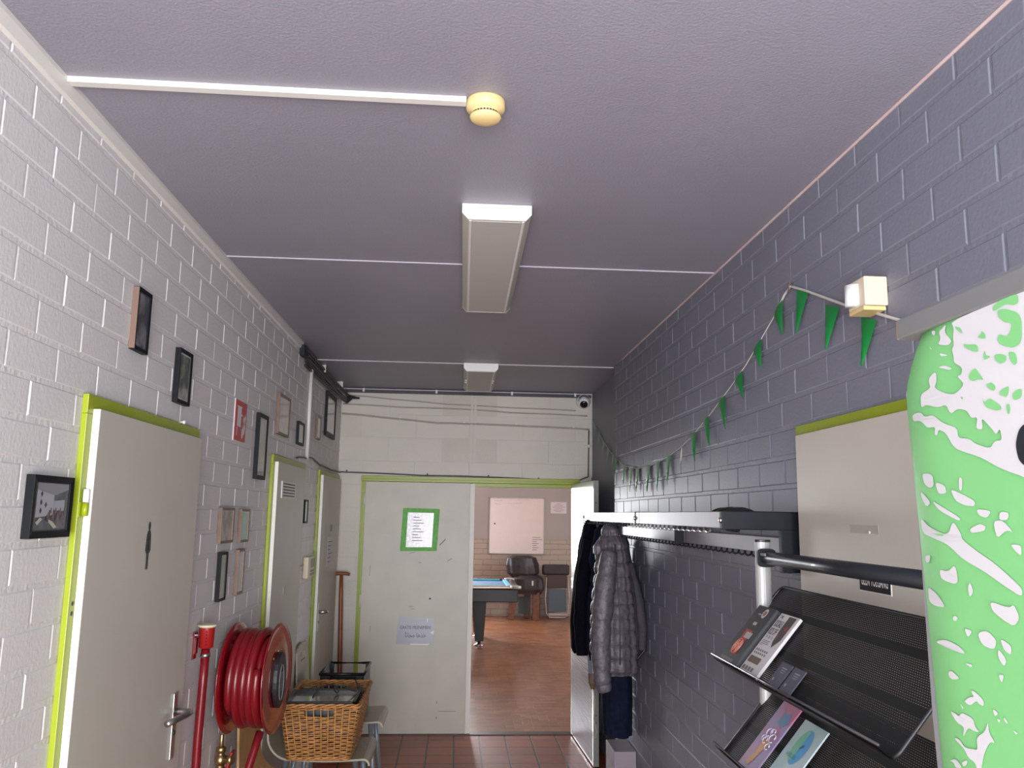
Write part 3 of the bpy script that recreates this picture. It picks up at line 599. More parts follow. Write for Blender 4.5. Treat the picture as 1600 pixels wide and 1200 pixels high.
m = MB(); m.box(-.97, 1.15, YB-.045, YB-.002, 2.784, 2.806); build('tray', m, M_cable, tr)
m = MB(); m.box(-.97, 1.10, YB-.052, YB-.012, 2.807, 2.815); build('cover', m, M_seam, tr)
for x in (-.82, -.2, .45, 1.0): build('clip', MB().box(x, x+.016, YB-.054, YB-.045, 2.788, 2.818), M_trimw, tr)
def wallcable(pts, r, mt, label, name='wall_cable', clips=()):
    t = empty(name, pts[0], label, 'cable', 'cables on the cream wall')
    n = []
    for a, b in zip(pts[:-1], pts[1:]):
        for q in range(8): n.append(Vector(a).lerp(Vector(b), q/8) + Vector((0, 0, .0025*math.sin(q/8*PI))))
    n.append(Vector(pts[-1])); build('cord', MB().tube(n, r, 8), mt, t)
    for (x, y, z) in clips: build('clip', MB().box(x-.006, x+.006, y-.004, y+.006, z-.004, z+.018), M_trimw if mt is M_cablew else M_cable, t)
    return t
yb = YB-.007
wallcable([(-.97, yb, 2.762), (-.60, yb, 2.735), (-.10, yb, 2.700), (.45, yb, 2.683), (1.02, yb, 2.672)], .005, M_cablew, 'thin cream cable dropping from top left corner towards the camera dome')
wallcable([(-.99, yb, 2.683), (-.5, yb, 2.665), (.1, yb, 2.66), (.45, yb, 2.64), (1.12, yb, 2.628)], .0055, M_cablew, 'middle thin cream cable crossing the cream wall just below the camera dome')
wallcable([(-.99, yb, 2.60), (-.66, yb, 2.575), (-.18, yb, 2.535), (.05, yb, 2.535), (.62, yb, 2.525), (1.14, yb, 2.510)], .0075, M_cablew, 'thick cream cable with clips crossing the cream wall', clips=((-.5, yb, 2.56), (.05, yb, 2.535), (.5, yb, 2.527), (1.0, yb, 2.513)))
wallcable([(XL+.01, 6.0, 2.103), (XL+.01, 6.6, 2.095), (XL+.014, 7.02, 2.100), (-.95, yb, 2.103), (-.30, yb, 2.086), (.30, yb, 2.082), (.78, yb, 2.065), (1.06, yb, 2.072), (1.13, yb, 2.10), (1.135, yb, 2.50)], .0065, mat('grey_cable', (.10, .095, .09), .5), 'grey cable running just above the lime door head of the cream wall', clips=((-.93, yb, 2.103), (-.25, yb, 2.086), (.27, yb, 2.082), (.70, yb, 2.068)))
wallcable([(XL+.01, 5.15, 2.095), (XL+.014, 5.30, 2.108), (XL+.014, 5.45, 2.112), (XL+.018, 5.62, 2.128), (XL+.014, 5.78, 2.120), (XL+.010, 5.98, 2.105)], .005, M_cable, 'short dark cable ends joined at the foot of the white vertical pipe')
wallcable([(XL+.006, 5.33, 1.405), (XL+.006, 5.60, 1.42)], .004, M_cablew, 'thin cable leading to the thermostat box on the left wall')
tag(build('painted_conduit', MB().box(.105, .128, YB-.012, YB, 2.20, 2.783).box(.135, .158, YB-.012, YB, 2.20, 2.783), M_cream, org=(.13, YB, 2.2)), 'pair of cream painted conduits running down above the door meeting line', 'conduit')
k = MB()
for (x, z) in ((-.42, 2.13), (.37, 2.125), (.43, 2.115), (-.44, 2.12)): k.lathe((x, YB, z), (0, -1, 0), [(.005, 0), (.005, .002), (0, .002)], 8)
# thermostat
th_ = empty('thermostat_box', (XL, 5.75, 1.33), 'beige control box with small display between the vented door and the last door', 'thermostat')
m = MB(); m.box(XL, XL+.035, 5.62, 5.86, 1.33, 1.47); build('housing', m, M_beige, th_, bevel=.006)
m = MB(); m.box(XL+.035, XL+.037, 5.70, 5.84, 1.395, 1.455); build('display', m, mat('grey_display', (.12, .13, .12), .3), th_)
m = MB()
for a in range(3):
    for b in range(2): m.box(XL+.035, XL+.038, 5.70+a*.05, 5.73+a*.05, 1.345+b*.022, 1.360+b*.022)
build('button', m, M_frd, th_)

# security camera
sc = empty('dome_camera', (1.09, YB, 2.69), 'white turret security camera in the top right corner of the cream wall', 'security camera')
build('base', MB().lathe((1.085, YB-.005, 2.755), (0, -1, 0), [(0, 0), (.064, 0), (.066, .01), (.060, .035), (.052, .045)], 28), M_whitep, sc)
build('ball', MB().lathe((1.085, YB-.05, 2.742), (-.15, -.8, -.55), [(.03, -.045), (.047, -.02), (.050, .005), (.047, .025), (.036, .042), (.0, .043)], 28), M_whitep, sc)
build('lens', MB().lathe((1.079, YB-.083, 2.7195), (-.15, -.8, -.55), [(.034, -.006), (.034, .006), (.020, .010), (0, .012)], 24), mat('black_lens_glass', (.01, .01, .012), .1, coat=1), sc)
tag(build('cable_gland', MB().lathe((1.135, YB-.006, 2.365), (0, -1, 0), [(0, 0), (.014, 0), (.014, .012), (.006, .02), (0, .02)], 12).tube([(1.12, YB-.012, 2.365), (1.10, YB-.014, 2.365)], .005, 6), M_whitep, org=(1.135, YB, 2.35)), 'tiny white cable clip on the right edge of the cream wall', 'clip')

# ------------------------------------------------------------------ ceiling fittings
def lamp(x0, x1, y0, y1, z, label, rot=0, clip=False):
    t = empty('ceiling_lamp', ((x0+x1)/2, y0, z), label, 'ceiling lamp', 'ceiling lamps')
    c = .020; zm = z+.022
    m = MB()
    m.prism([(x0, ZC), (x0, zm), (x0+c, z), (x1-c, z), (x1, zm), (x1, ZC)], lambda a, b, d: (a+(d-y0)*rot, d, b), y0+.012, y1-.012)
    build('housing', m, M_lampi, t, bevel=.001)
    for a, b in ((y0, y0+.012), (y1-.012, y1)): build('end_cap', MB().prism([(x0-.001, ZC), (x0-.001, zm), (x0+c, z-.001), (x1-c, z-.001), (x1+.001, zm), (x1+.001, ZC)], lambda p, q, d: (p+(d-y0)*rot, d, q), a, b), M_lamp, t, bevel=.001)
    m = MB()
    for a in (x0+c+.004, x1-c-.012): m.prism([(a, z), (a, z-.003), (a+.008, z-.003), (a+.008, z)], lambda p, q, d: (p+(d-y0)*rot, d, q), y0+.013, y1-.013)
    build('trim_rail', m, M_lamp, t)
    m = MB(); m.prism([(x0+c+.014, z), (x0+c+.014, z-.0015), (x1-c-.014, z-.0015), (x1-c-.014, z)], lambda p, q, d: (p+(d-y0)*rot, d, q), y0+.02, y1-.02)
    build('diffuser', m, M_lens, t)
    if clip:
        for a in (x0+.012, x1-.032):
            for yy in (.42, .52): build('clip', MB().box(a, a+.02, y0+(y1-y0)*yy, y0+(y1-y0)*yy+.03, z-.004, z+.002), M_trimw, t)
lamp(-.004, .234, 2.685, 4.00, 2.768, 'nearer long white ceiling lamp with grey diffuser, at the first ceiling seam', .008)
lamp(.030, .273, 5.70, 6.66, 2.765, 'farther short white ceiling lamp close to the cream wall', .006, True)
sd = empty('smoke_detector', (.046, 1.87, 2.76), 'yellowed round smoke detector at the end of the white trunking', 'smoke detector')
build('base', MB().lathe((.050, 1.975, ZC), (0, 0, -1), [(0, 0), (.048, 0), (.050, .004), (.050, .024), (.046, .029), (.036, .032), (.034, .036)], 40), M_yel, sd)
build('vent_ring', MB().lathe((.050, 1.975, ZC-.034), (0, 0, -1), [(.033, 0), (.033, .012)], 32), mat('detector_core', (.50, .37, .16), .5), sd)
build('cap', MB().lathe((.050, 1.975, ZC-.042), (0, 0, -1), [(0, 0), (.039, 0), (.041, .003), (.039, .008), (.032, .013), (.015, .016), (0, .017)], 40), M_yel, sd)
m = MB()
for k in range(26):
    a = 2*PI*k/26; o = Vector((.050+.0485*math.cos(a)*.76, 1.975+.0485*math.sin(a)*.76, ZC-.0385)); u = Vector((math.cos(a), math.sin(a), 0)); w = Vector((-math.sin(a), math.cos(a), 0))
    m.obox(o-w*.0022-u*.004-Vector((0, 0, .003)), u*.002, w*.0044, (0, 0, .006))
build('slot', m, M_ink, sd)
tk = tag(build('ceiling_trunking', MB().prism([(0, 0), (.030, 0), (.028, -.014), (.002, -.014)], lambda a, b, d: (d, 1.955+a+(d)*.008, ZC+b), -.984, .000), M_trimw, org=(-.5, 1.97, ZC), bevel=.001), 'white plastic trunking across the ceiling to the smoke detector', 'trunking')

# motion sensor on the right wall
ms = empty('motion_sensor', (XR, 2.05, 2.31), 'beige box with white half round lens on the grey wall beside the bunting', 'motion sensor')
m = MB(); m.box(XR-.062, XR, 1.985, 2.075, 2.318, 2.395); build('housing', m, M_beige, ms, bevel=.003)
m = MB(); m.box(XR-.064, XR-.004, 1.99, 2.07, 2.306, 2.317); build('bottom_cover', m, M_yel, ms, bevel=.002)
m = MB(); m.lathe((XR-.062, 2.040, 2.326), (0, 0, 1), [(0, 0), (.024, 0), (.024, .056), (0, .056)], 28); build('lens', m, M_whitep, ms)

# ------------------------------------------------------------------ bunting
bt = empty('flag_bunting', (XR, 2.57, 2.53), 'string of small green pennants looping along the grey wall', 'bunting')
sp = [(1.45, 2.16), (1.861, 2.238), (2.028, 2.306), (2.164, 2.358), (2.318, 2.425), (2.449, 2.483), (2.57, 2.534), (2.625, 2.52), (2.715, 2.471), (2.84, 2.419), (3.013, 2.349), (3.203, 2.29), (3.462, 2.217), (3.761, 2.142), (3.964, 2.106), (4.239, 2.075), (4.601, 2.055), (4.935, 2.058), (5.318, 2.095), (5.599, 2.165)]
pts = [Vector((XR-.008, y, z)) for y, z in sp] + [Vector((1.11, 5.73, 2.185)), Vector((1.15, 6.008, 2.212)), Vector((1.15, 6.402, 2.35)), Vector((1.15, 6.952, 2.586))]
build('string', MB().tube(pts, [.0045]*8+[.0022]*(len(pts)-8), 6), M_string, bt)
fl = [((2.112, 2.318), (2.032, 2.289), (2.116, 2.182)), ((2.324, 2.408), (2.236, 2.374), (2.325, 2.268)), ((2.525, 2.511), (2.44, 2.475), (2.529, 2.364)), ((2.642, 2.511), (2.726, 2.468), (2.643, 2.385)),
((2.846, 2.417), (2.934, 2.381), (2.85, 2.31)), ((3.056, 2.334), (3.148, 2.306), (3.038, 2.219)), ((3.269, 2.269), (3.363, 2.243), (3.256, 2.128)), ((3.491, 2.21), (3.577, 2.189), (3.473, 2.075)), ((3.688, 2.160), (3.784, 2.138), (3.697, 2.026)),
((4.136, 2.085), (4.227, 2.075), (4.195, 1.936)), ((4.365, 2.067), (4.466, 2.061), (4.414, 1.909)), ((4.586, 2.055), (4.697, 2.055), (4.655, 1.912)), ((4.865, 2.056), (4.971, 2.059), (4.94, 1.919)), ((5.044, 2.065), (5.139, 2.075), (5.124, 1.924)), ((5.257, 2.088), (5.359, 2.10), (5.342, 1.98)), ((5.554, 2.15), (5.645, 2.175), (5.624, 2.06))]
for i, (a, b, c) in enumerate(fl):
    m = MB(); x = XR-.009; tw = .004*math.sin(i*2.3); n = 5; vv = []
    for r in range(n+1):
        s_ = r/n; A_ = Vector((x, a[0], a[1])).lerp(Vector((x-.002, c[0], c[1])), s_); B_ = Vector((x, b[0], b[1])).lerp(Vector((x-.002, c[0], c[1])), s_)
        vv += [A_+Vector((-abs(tw)*s_, 0, 0)), (A_+B_)/2+Vector((-.004-.006*math.sin(s_*3), 0, 0)), B_+Vector((-abs(tw)*s_*.5, 0, 0))]
    fs_ = [(r*3+k, r*3+k+1, r*3+k+4, r*3+k+3) for r in range(n) for k in range(2)]
    m.smooth = True; m.add(vv, fs_); build('flag', m, M_green, bt)
for (y, z) in ((5.95, 2.20), (6.15, 2.26), (6.35, 2.33), (6.55, 2.41), (6.75, 2.50)):
    m = MB(); m.add([(1.148, y, z+.005), (1.148, y+.09, z+.04), (1.135, y+.04, z-.10)], [(0, 1, 2)]); build('flag', m, M_green, bt)
m = MB(); m.tube([(XR-.009, 3.93, 2.105), (XR-.012, 3.935, 2.04)], .002, 5).tube([(XR-.009, 3.93, 2.105), (XR-.014, 3.95, 2.03)], .002, 5); build('loose_end', m, M_string, bt)
m = MB(); m.tube([(XR, 2.575, 2.545), (XR-.014, 2.575, 2.54), (XR-.014, 2.575, 2.525)], .002, 6); m.tube([(XR-.01, 2.57, 2.55), (XR-.012, 2.59, 2.515)], .002, 6); build('nail', m, M_frd, bt)
# ------------------------------------------------------------------ fire hose reel
rl = empty('fire_hose_reel', (XL, 3.80, 1.04), 'red wall mounted fire hose reel with wound thick red hose', 'fire hose reel')
RC = Vector((-.862, 3.84, 1.045)); th8 = math.radians(4)
ax = Vector((math.cos(th8), -math.sin(th8), 0)); RR = .232
def disc(c, sgn):
    return MB().lathe(c, ax*sgn, [(0, .0), (.06, .0), (.075, .006), (.15, .010), (.19, .004), (.212, .004), (RR, .010), (RR+.003, .014), (RR, .018), (.212, .012), (.19, .010), (.15, .016), (.075, .012), (.06, .006), (0, .006)], 56)
build('wall_disc', disc(RC-ax*.080, -1), M_redm, rl)
fd = build('front_disc', disc(RC+ax*.080, 1), M_redm, rl)
build('drum', MB().lathe(RC, ax, [(.10, -.080), (.10, .080)], 36), M_redm, rl)
build('wall_bracket', MB().obox(RC-ax*.132-Vector((0, .05, .09)), ax*.05, (0, .10, 0), (0, 0, .18)), M_dark, rl, bevel=.003)
hs = []
for layer, rad, turns in ((0, .118, 4.5), (1, .154, 4), (2, .190, 4.15)):
    N = int(turns*40)
    for i in range(N+1):
        s_ = i/N; a = 2*PI*turns*s_ - .6
        o = (-.058 + .116*s_) * (1 if layer % 2 == 0 else -1)
        r_ = rad + (.004*math.sin(a*.37))
        w_ = ax.cross(Vector((0, 0, 1)))
        hs.append(RC + ax*o + (w_*math.cos(a) + Vector((0, 0, 1))*math.sin(a))*r_)
build('hose', MB().tube(hs, .0185, 12), M_red, rl)
w_ = ax.cross(Vector((0, 0, 1)))   # roughly -Y
def onface(u, v, d): return RC + ax*(.094+d) - w_*(-u) + Vector((0, 0, v))
m = MB(); m.prism([(.075*math.cos(t), .02+.118*math.sin(t)) if abs(math.sin(t)) > .8 else (.075*math.cos(t), .02+.118*math.sin(t)) for t in [k*2*PI/28 for k in range(28)]], lambda a, b, d: onface(a, b-.03, d), .002, .020)
pl = build('hub_cover', m, M_black, rl, bevel=.002)
m = MB(); m.tube([onface(.034*math.cos(t), -.02+.075*math.sin(t), .021) for t in [k*2*PI/32 for k in range(33)]], .0022, 6)
build('logo_ring', m, mat('grey_emblem', (.16, .17, .18), .4), pl)
m = MB()
for a, b, c, d in ((-.012, -.008, -.045, .015), (.0, .004, -.05, .01), (.01, .014, -.045, .02), (-.02, .02, .018, .023), (-.014, .016, -.055, -.051)): m.add([onface(a, c, .0215), onface(b, c, .0215), onface(b, d, .0215), onface(a, d, .0215)], [(0, 1, 2, 3)])
build('logo_bars', m, mat('pale_grey_emblem', (.30, .31, .33), .4), pl)
for u, v in ((0, .145), (0, .112), (.045, .12), (-.05, .11), (.07, .09)): build('rivet', MB().lathe(onface(u, v, -.001), ax, [(.006, 0), (.006, .003), (.003, .005), (0, .005)], 12), M_brass, fd)
# outgoing hose and valve
build('feed_hose', MB().tube([(-.79, 3.66, .86), (-.80, 3.62, .80), (-.84, 3.55, .62), (-.88, 3.50, .40), (-.90, 3.5, .2)], .0165, 12), M_red, rl)
vl = empty('hose_valve', (-.95, 3.70, .72), 'brass water valve with red lever on a pipe below the hose reel', 'valve')
build('pipe', MB().tube([(-.955, 3.70, 0), (-.955, 3.70, .70)], .014, 12), M_alu, vl)
build('body', MB().lathe((-.955, 3.70, .69), (0, 0, 1), [(.014, 0), (.022, 0), (.022, .02), (.017, .022), (.017, .03), (.024, .035), (.026, .05), (.024, .065), (.016, .07), (.016, .08), (.021, .083), (.021, .10), (.012, .103), (.009, .105), (.009, .15)], 8), M_brass, vl)
build('side_port', MB().lathe((-.955, 3.70, .74), (1, -.3, .1), [(0, 0), (.016, .01), (.016, .04), (.02, .042), (.02, .056), (0, .056)], 10), M_brass, vl)
build('red_lever', MB().obox((-.93, 3.675, .70), (.012, 0, 0), (.0, .05, .0), (.018, 0, .075)), M_redpl, vl, bevel=.004)
nz_ = empty('hose_nozzle', (-.98, 3.46, 1.2), 'red hose end with red and cream nozzle in a wall clip left of the reel', 'hose nozzle')
nx, ny = -.958, 3.385
build('hose', MB().tube([(nx, ny, 1.235), (nx-.002, ny, 1.1), (nx-.006, ny, .9), (nx-.008, ny+.01, .6), (nx+.0, ny+.02, .3), (nx+.05, ny+.05, .06)], .0165, 14), M_red, nz_)
build('nozzle_body', MB().lathe((nx, ny, 1.238), (0, 0, 1), [(.0, 0), (.019, 0), (.027, .004), (.029, .075), (.030, .080), (0, .080)], 24), M_redpl, nz_)
build('nozzle_ring', MB().lathe((nx, ny, 1.315), (0, 0, 1), [(.026, 0), (.036, .006), (.037, .011), (.030, .014), (.026, .010), (0, .008)], 28), mat('cream_nozzle_ring', (.62, .60, .42), .4), nz_)
build('hose_clamp', MB().lathe((nx, ny, 1.205), (0, 0, 1), [(.0175, 0), (.019, 0), (.019, .014), (.0175, .014)], 20), M_steel, nz_)
m = MB()
for k in range(5): m.obox((nx-.001+.006, ny-.0295, 1.252+k*.012), (.005, 0, 0), (0, -.0005, 0), (0, 0, .006))
build('mark', m, M_redm, nz_)
build('wall_clip', MB().box(XL, XL+.006, 3.35, 3.39, 1.20, 1.30).box(XL, nx-.02, 3.37, 3.376, 1.285, 1.292).box(XL+.006, XL+.012, 3.356, 3.384, 1.22, 1.28), M_redm, nz_, bevel=.001)

# ------------------------------------------------------------------ chairs with bent plywood shells
def chair(yc, label, face=M_ply, slot=True, w=.43, zs=.498, zt=.92):
    t = empty('shell_chair', (-.70, yc, 0), label, 'chair', 'moulded plywood chairs in a row along the left wall')
    prof = []
    for k in range(7): prof.append((-.965+.02*(k/6), zt-(zt-zs-.12)*k/6))
    for k in range(1, 8): a = k/8*PI/2; prof.append((-.945+.12*(1-math.cos(a)), zs+.12-.12*math.sin(a)-.004))
    for k in range(8): prof.append((-.82+.37*k/7, zs-.008*math.sin(k/7*PI)-.002))
    for k in range(1, 5): a = k/4*PI/2; prof.append((-.45+.035*math.sin(a), zs-.002-.035*(1-math.cos(a))))
    n = len(prof); ny_ = 14; vv = []
    def hw(i):
        z = prof[i][1]
        if i < 7: return w/2*(1-.10*(1-i/7))
        return w/2
    for layer in (0, 1):
        for i, (x, z) in enumerate(prof):
            p = prof[max(0, i-1)]; q = prof[min(n-1, i+1)]; tx, tz = q[0]-p[0], q[1]-p[1]; l_ = math.hypot(tx, tz); nx2, nz2 = -tz/l_, tx/l_
            for k in range(ny_+1):
                s_ = k/ny_*2-1
                dz = -.035*abs(s_)**6 if i == 0 else 0
                vv.append((x+nx2*(.010*layer)*(-1), yc+s_*hw(i), z+dz+nz2*.010*layer*(-1)))
    fs_ = []; st = (ny_+1); off = n*st
    def isslot(i, k): return slot and i in (1,) and 4 <= k <= 9
    for i in range(n-1):
        for k in range(ny_):
            if isslot(i, k): continue
            a = i*st+k
            fs_.append((a, a+1, a+st+1, a+st)); fs_.append((off+a, off+a+st, off+a+st+1, off+a+1))
            for (di, dk, e) in ((-1, 0, (a, a+1)), (1, 0, (a+st, a+st+1)), (0, -1, (a, a+st)), (0, 1, (a+1, a+st+1))):
                ii, kk = i+di, k+dk
                if ii < 0 or ii >= n-1 or kk < 0 or kk >= ny_ or isslot(ii, kk): fs_.append((e[0], e[1], off+e[1], off+e[0]))
    m = MB(); m.add(vv, fs_); build('shell', m, face, t)
    for sx in (-.86, -.50):
        for sy in (-1, 1):
            fx = sx + (-.06 if sx < -.7 else .05)
            build('leg', MB().tube([(sx, yc+sy*(w/2-.07), zs-.022), (fx, yc+sy*(w/2-.02), .012)], [.0165, .013], 10), M_greyleg, t)
    m = MB(); m.tube([(-.86, yc-w/2+.07, zs-.028), (-.86, yc+w/2-.07, zs-.028)], .010, 8).tube([(-.50, yc-w/2+.07, zs-.028), (-.50, yc+w/2-.07, zs-.028)], .010, 8).tube([(-.86, yc, zs-.03), (-.50, yc, zs-.03)], .010, 8)
    build('underframe', m, M_greyleg, t)
    return t
chair(4.20, 'orange brown plywood chair half hidden below and behind the hose reel', M_ply, False)
chair(4.80, 'beige shell chair carrying the near end of the wicker basket', M_plyb, False)
chair(5.58, 'beige shell chair with a handle slot, behind the wicker basket', M_plyb, True, zt=.93)
tbl = empty('side_bench', (-.5, 4.9, 0), None, None)
bpy.data.objects.remove(tbl)

# ------------------------------------------------------------------ wicker basket
bk = empty('wicker_basket', (-.66, 4.82, .505), 'rectangular wicker laundry basket with handle openings, resting on the beige chairs', 'basket')
bx0, bx1, by0, by1, bz0, bz1 = -.882, -.475, 4.50, 5.13, .503, .778
def bring(s_, inset=0):
    """rounded rectangle ring at height fraction s"""
    tp_ = .045*(1-s_)+inset; x0, x1, y0, y1 = bx0+tp_, bx1-tp_, by0+tp_*.8, by1-tp_*.8; r_ = .025; pts = []
    for (cx, cy2, a0) in ((x1-r_, y1-r_, 0), (x0+r_, y1-r_, PI/2), (x0+r_, y0+r_, PI), (x1-r_, y0+r_, 1.5*PI)):
        for k in range(4): a = a0+k/3*PI/2; pts.append(Vector((cx+r_*math.cos(a), cy2+r_*math.sin(a), 0)))
    out = []; P_ = pts+[pts[0]]; L_ = [0]
    for a, b in zip(P_[:-1], P_[1:]): L_.append(L_[-1]+(b-a).length)
    tot = L_[-1]; K = 216
    for k in range(K):
        d = tot*k/K; j = 0
        while L_[j+1] < d: j += 1
        f_ = (d-L_[j])/max(1e-9, L_[j+1]-L_[j]); p = P_[j].lerp(P_[j+1], f_); out.append(p)
    return out
stk = 54; K = 216; m = MB(); m2 = MB(); rows = 26
def openh(p, s_):
    return .80 < s_ < .93 and abs(p.x-(bx0+bx1)/2) < .070 and (p.y < by0+.06 or p.y > by1-.06)
cxy = Vector(((bx0+bx1)/2, (by0+by1)/2, 0))
for r in range(rows):
    s_ = (r+.5)/rows*.95; ring = bring(s_); run = []
    for k in range(K+1):
        p = ring[k % K]; n_ = (ring[(k+1) % K]-ring[(k-1) % K]).cross(Vector((0, 0, 1))).normalized()
        ph = k/K*stk*PI + (PI if r % 2 else 0)
        q = p + n_*.0055*math.sin(ph) + Vector((0, 0, bz0+s_*(bz1-bz0)+.0016*math.sin(k*.35+r)))
        if openh(p, s_):
            if len(run) > 1: m.tube(run, .0042, 5)
            run = []
        else: run.append(q)
    if len(run) > 1: m.tube(run, .0042, 5)
build('weave', m, M_wick, bk)
r0_ = bring(0); r1_ = bring(1)
for k in range(0, K, 4):
    a, b = r0_[k], r1_[k]
    m2.tube([Vector((a.x, a.y, bz0)), Vector((b.x, b.y, bz1-.008))], .0034, 5)
build('stake', m2, M_wickd, bk)
m = MB()
for q_ in range(3):
    pts = []
    for k in range(K+1):
        p = r1_[k % K]; n_ = (r1_[(k+1) % K]-r1_[(k-1) % K]).cross(Vector((0, 0, 1))).normalized(); a = k/K*stk*PI*.5+q_*2*PI/3
        pts.append(p + n_*.0075*math.cos(a) + Vector((0, 0, bz1-.002+.0075*math.sin(a))))
    m.tube(pts, .0058, 6, cap=False)
    pts = []
    for k in range(K+1):
        p = r0_[k % K]; n_ = (r0_[(k+1) % K]-r0_[(k-1) % K]).cross(Vector((0, 0, 1))).normalized(); a = k/K*stk*PI*.5+q_*2*PI/3
        pts.append(p + n_*.006*math.cos(a) + Vector((0, 0, bz0+.007+.006*math.sin(a))))
    m.tube(pts, .005, 6, cap=False)
build('braided_rim', m, M_wick, bk)
m = MB(); m.box(bx0+.05, bx1-.05, by0+.045, by1-.045, bz0+.002, bz0+.010); build('bottom', m, M_wick, bk)
# contents
ty = empty('black_tray', (-.66, 4.64, .77), 'flat black framed tray lying in the mouth of the wicker basket', 'tray')
m = MB(); m.box(bx0+.018, bx1-.03, 4.53, 4.83, .770, .776); build('glass_plate', m, mat('grey_glass_plate', (.20, .20, .18), .15, coat=1), ty)
m = MB()
for r in ((bx0+.012, bx1-.024, 4.525, 4.545), (bx0+.012, bx1-.024, 4.815, 4.835), (bx0+.012, bx0+.028, 4.525, 4.835), (bx1-.040, bx1-.024, 4.525, 4.835)): m.box(r[0], r[1], r[2], r[3], .765, .792)
build('rim', m, M_black, ty, bevel=.002)
m = MB(); m.box(bx0+.03, bx1-.03, 4.56, 5.06, .60, .755); tag(build('added_dark_liner_box', m, mat('added_dark_liner', (.025, .028, .032), .4, var=.2), org=(-.66, 4.8, .60), bevel=.01), 'dark box among the wicker basket contents, added to darken the weave gaps', 'box')  # dark filling added inside so the gaps in the weave come out dark
cord_pts = [Vector((-.78+.30*s_+.03*math.sin(s_*19), 4.66+.20*s_+.05*math.cos(s_*15), .80+.025*math.sin(s_*23)+.01)) for s_ in [k/50 for k in range(51)]]
tag(build('power_cable', MB().tube(cord_pts, .0032, 6), M_cable, org=(-.66, 4.7, .79)), 'tangled black power cable lying over the tray in the wicker basket', 'cable')

# black crate
cr = empty('black_crate', (-.70, 5.56, .50), 'black plastic crate with grip openings behind the wicker basket', 'crate')
cx0, cx1, cy0, cy1, cz0, cz1 = -.812, -.545, 5.36, 5.76, .502, .775
m = MB(); e = .007
m.box(cx0, cx1, cy0, cy1, cz0, cz0+e)
m.box(cx0, cx1, cy0, cy0+e, cz0, cz1-.07); m.box(cx0, cx0+.05, cy0, cy0+e, cz1-.07, cz1); m.box(cx1-.05, cx1, cy0, cy0+e, cz1-.07, cz1)
m.box(cx0, cx1, cy1-e, cy1, cz0, cz1-.085); m.box(cx0, cx0+.03, cy1-e, cy1, cz1-.085, cz1); m.box(cx1-.03, cx1, cy1-e, cy1, cz1-.085, cz1)
m.box(cx0, cx0+e, cy0, cy1, cz0, cz1); m.box(cx1-e, cx1, cy0, cy1, cz0, cz1-.0)
build('shell', m, M_black, cr, bevel=.002)
m = MB(); m.tube([(cx0, cy0, cz1), (cx1, cy0, cz1), (cx1, cy1, cz1), (cx0, cy1, cz1), (cx0, cy0, cz1)], .010, 8); build('rim', m, M_black, cr)

# spade with T grip
sh = empty('garden_spade', (-.88, 6.93, 0), 'wooden tool handle with T grip leaning in the back corner', 'spade')
build('grip', MB().tube([(-.985, 6.93, 1.265), (-.960, 6.93, 1.272), (-.92, 6.93, 1.275), (-.88, 6.93, 1.272), (-.852, 6.93, 1.265)], [.011, .015, .014, .015, .011], 14), M_wood, sh)
build('shaft', MB().tube([(-.92, 6.93, 1.268), (-.915, 6.928, 1.10), (-.905, 6.92, .8), (-.895, 6.915, .5), (-.885, 6.91, .33)], [.013, .017, .0185, .019, .020], 14), M_wood, sh)
m = MB(); m.prism([(-.075, .02), (.075, .02), (.085, .33), (-.085, .33)], lambda a, b, d: (-.882+a, 6.90+d+.03*abs(a)*2, b), 0, .004); m.tube([(-.885, 6.91, .42), (-.884, 6.905, .30)], [.022, .020], 12)
build('blade', m, M_dark, sh)

# ------------------------------------------------------------------ coat rack
ck = empty('coat_rack', (1.09, 4.0, 1.65), 'long wall coat rack with dark metal end bracket and rows of small hooks', 'coat rack')
M_rail = mat('glossy_grey_rail', (.30, .30, .34), .42, metal=.15, spec=.35, var=.04)
xf = .845
def rail(x, y0, y1, z0, z1, name, pegz, pegx):
    m = MB(); m.box(x, x+.018, y0, y1, z0, z1)
    r_ = build(name, m, M_rail, ck, bevel=.002)
    m = MB()
    for y in (y0+(y1-y0)*.41, y0+(y1-y0)*.79): m.box(x-.0006, x+.0186, y, y+.004, z0-.0005, z1+.0005)
    build('joint', m, M_dark, r_)
    n = 40
    for k in range(n):
        y = y0+.12+(y1-y0-.16)*k/(n-1)
        m = MB(); m.tube([(x+.009, y, z0+.004), (x+.006, y, z0-.012), (x-.006, y, z0-.016), (x-.016, y, z0-.010)], [.004, .004, .004, .0045], 6)
        build('hook', m, M_steel if (y < 4.0 and x == xf) else M_dark, r_)
rail(xf, 2.612, 5.46, 1.737, 1.790, 'front_rail', 0, 0)
rail(1.074, 2.66, 5.50, 1.652, 1.708, 'rear_rail', 0, 0)
for y in (2.585, 3.86, 5.44):
    m = MB(); m.box(xf-.002, XR-.001, y, y+.026, 1.733, 1.792); b_ = build('bracket', m, M_dark, ck, bevel=.003)
    m = MB(); m.box(1.035, XR-.0015, y+.001, y+.025, 1.60 if y < 3 else 1.645, 1.74); build('bracket_foot', m, M_dark, b_, bevel=.002)
    m = MB(); m.lathe((xf-.002, y+.013, 1.762), (-1, 0, 0), [(.009, 0), (.009, .003), (.005, .006), (0, .006)], 14); build('bolt', m, M_steel, b_)
for x in (.905, .965, 1.025):
    build('shelf_bar', MB().tube([(x, 2.60, 1.772), (x, 5.45, 1.772)], .007, 8), M_dark, ck)
m = MB(); m.tube([(xf+.009, 5.46, 1.742), (xf+.005, 5.50, 1.742), (xf-.002, 5.56, 1.738)], .004, 6); build('end_hook', m, M_dark, ck)

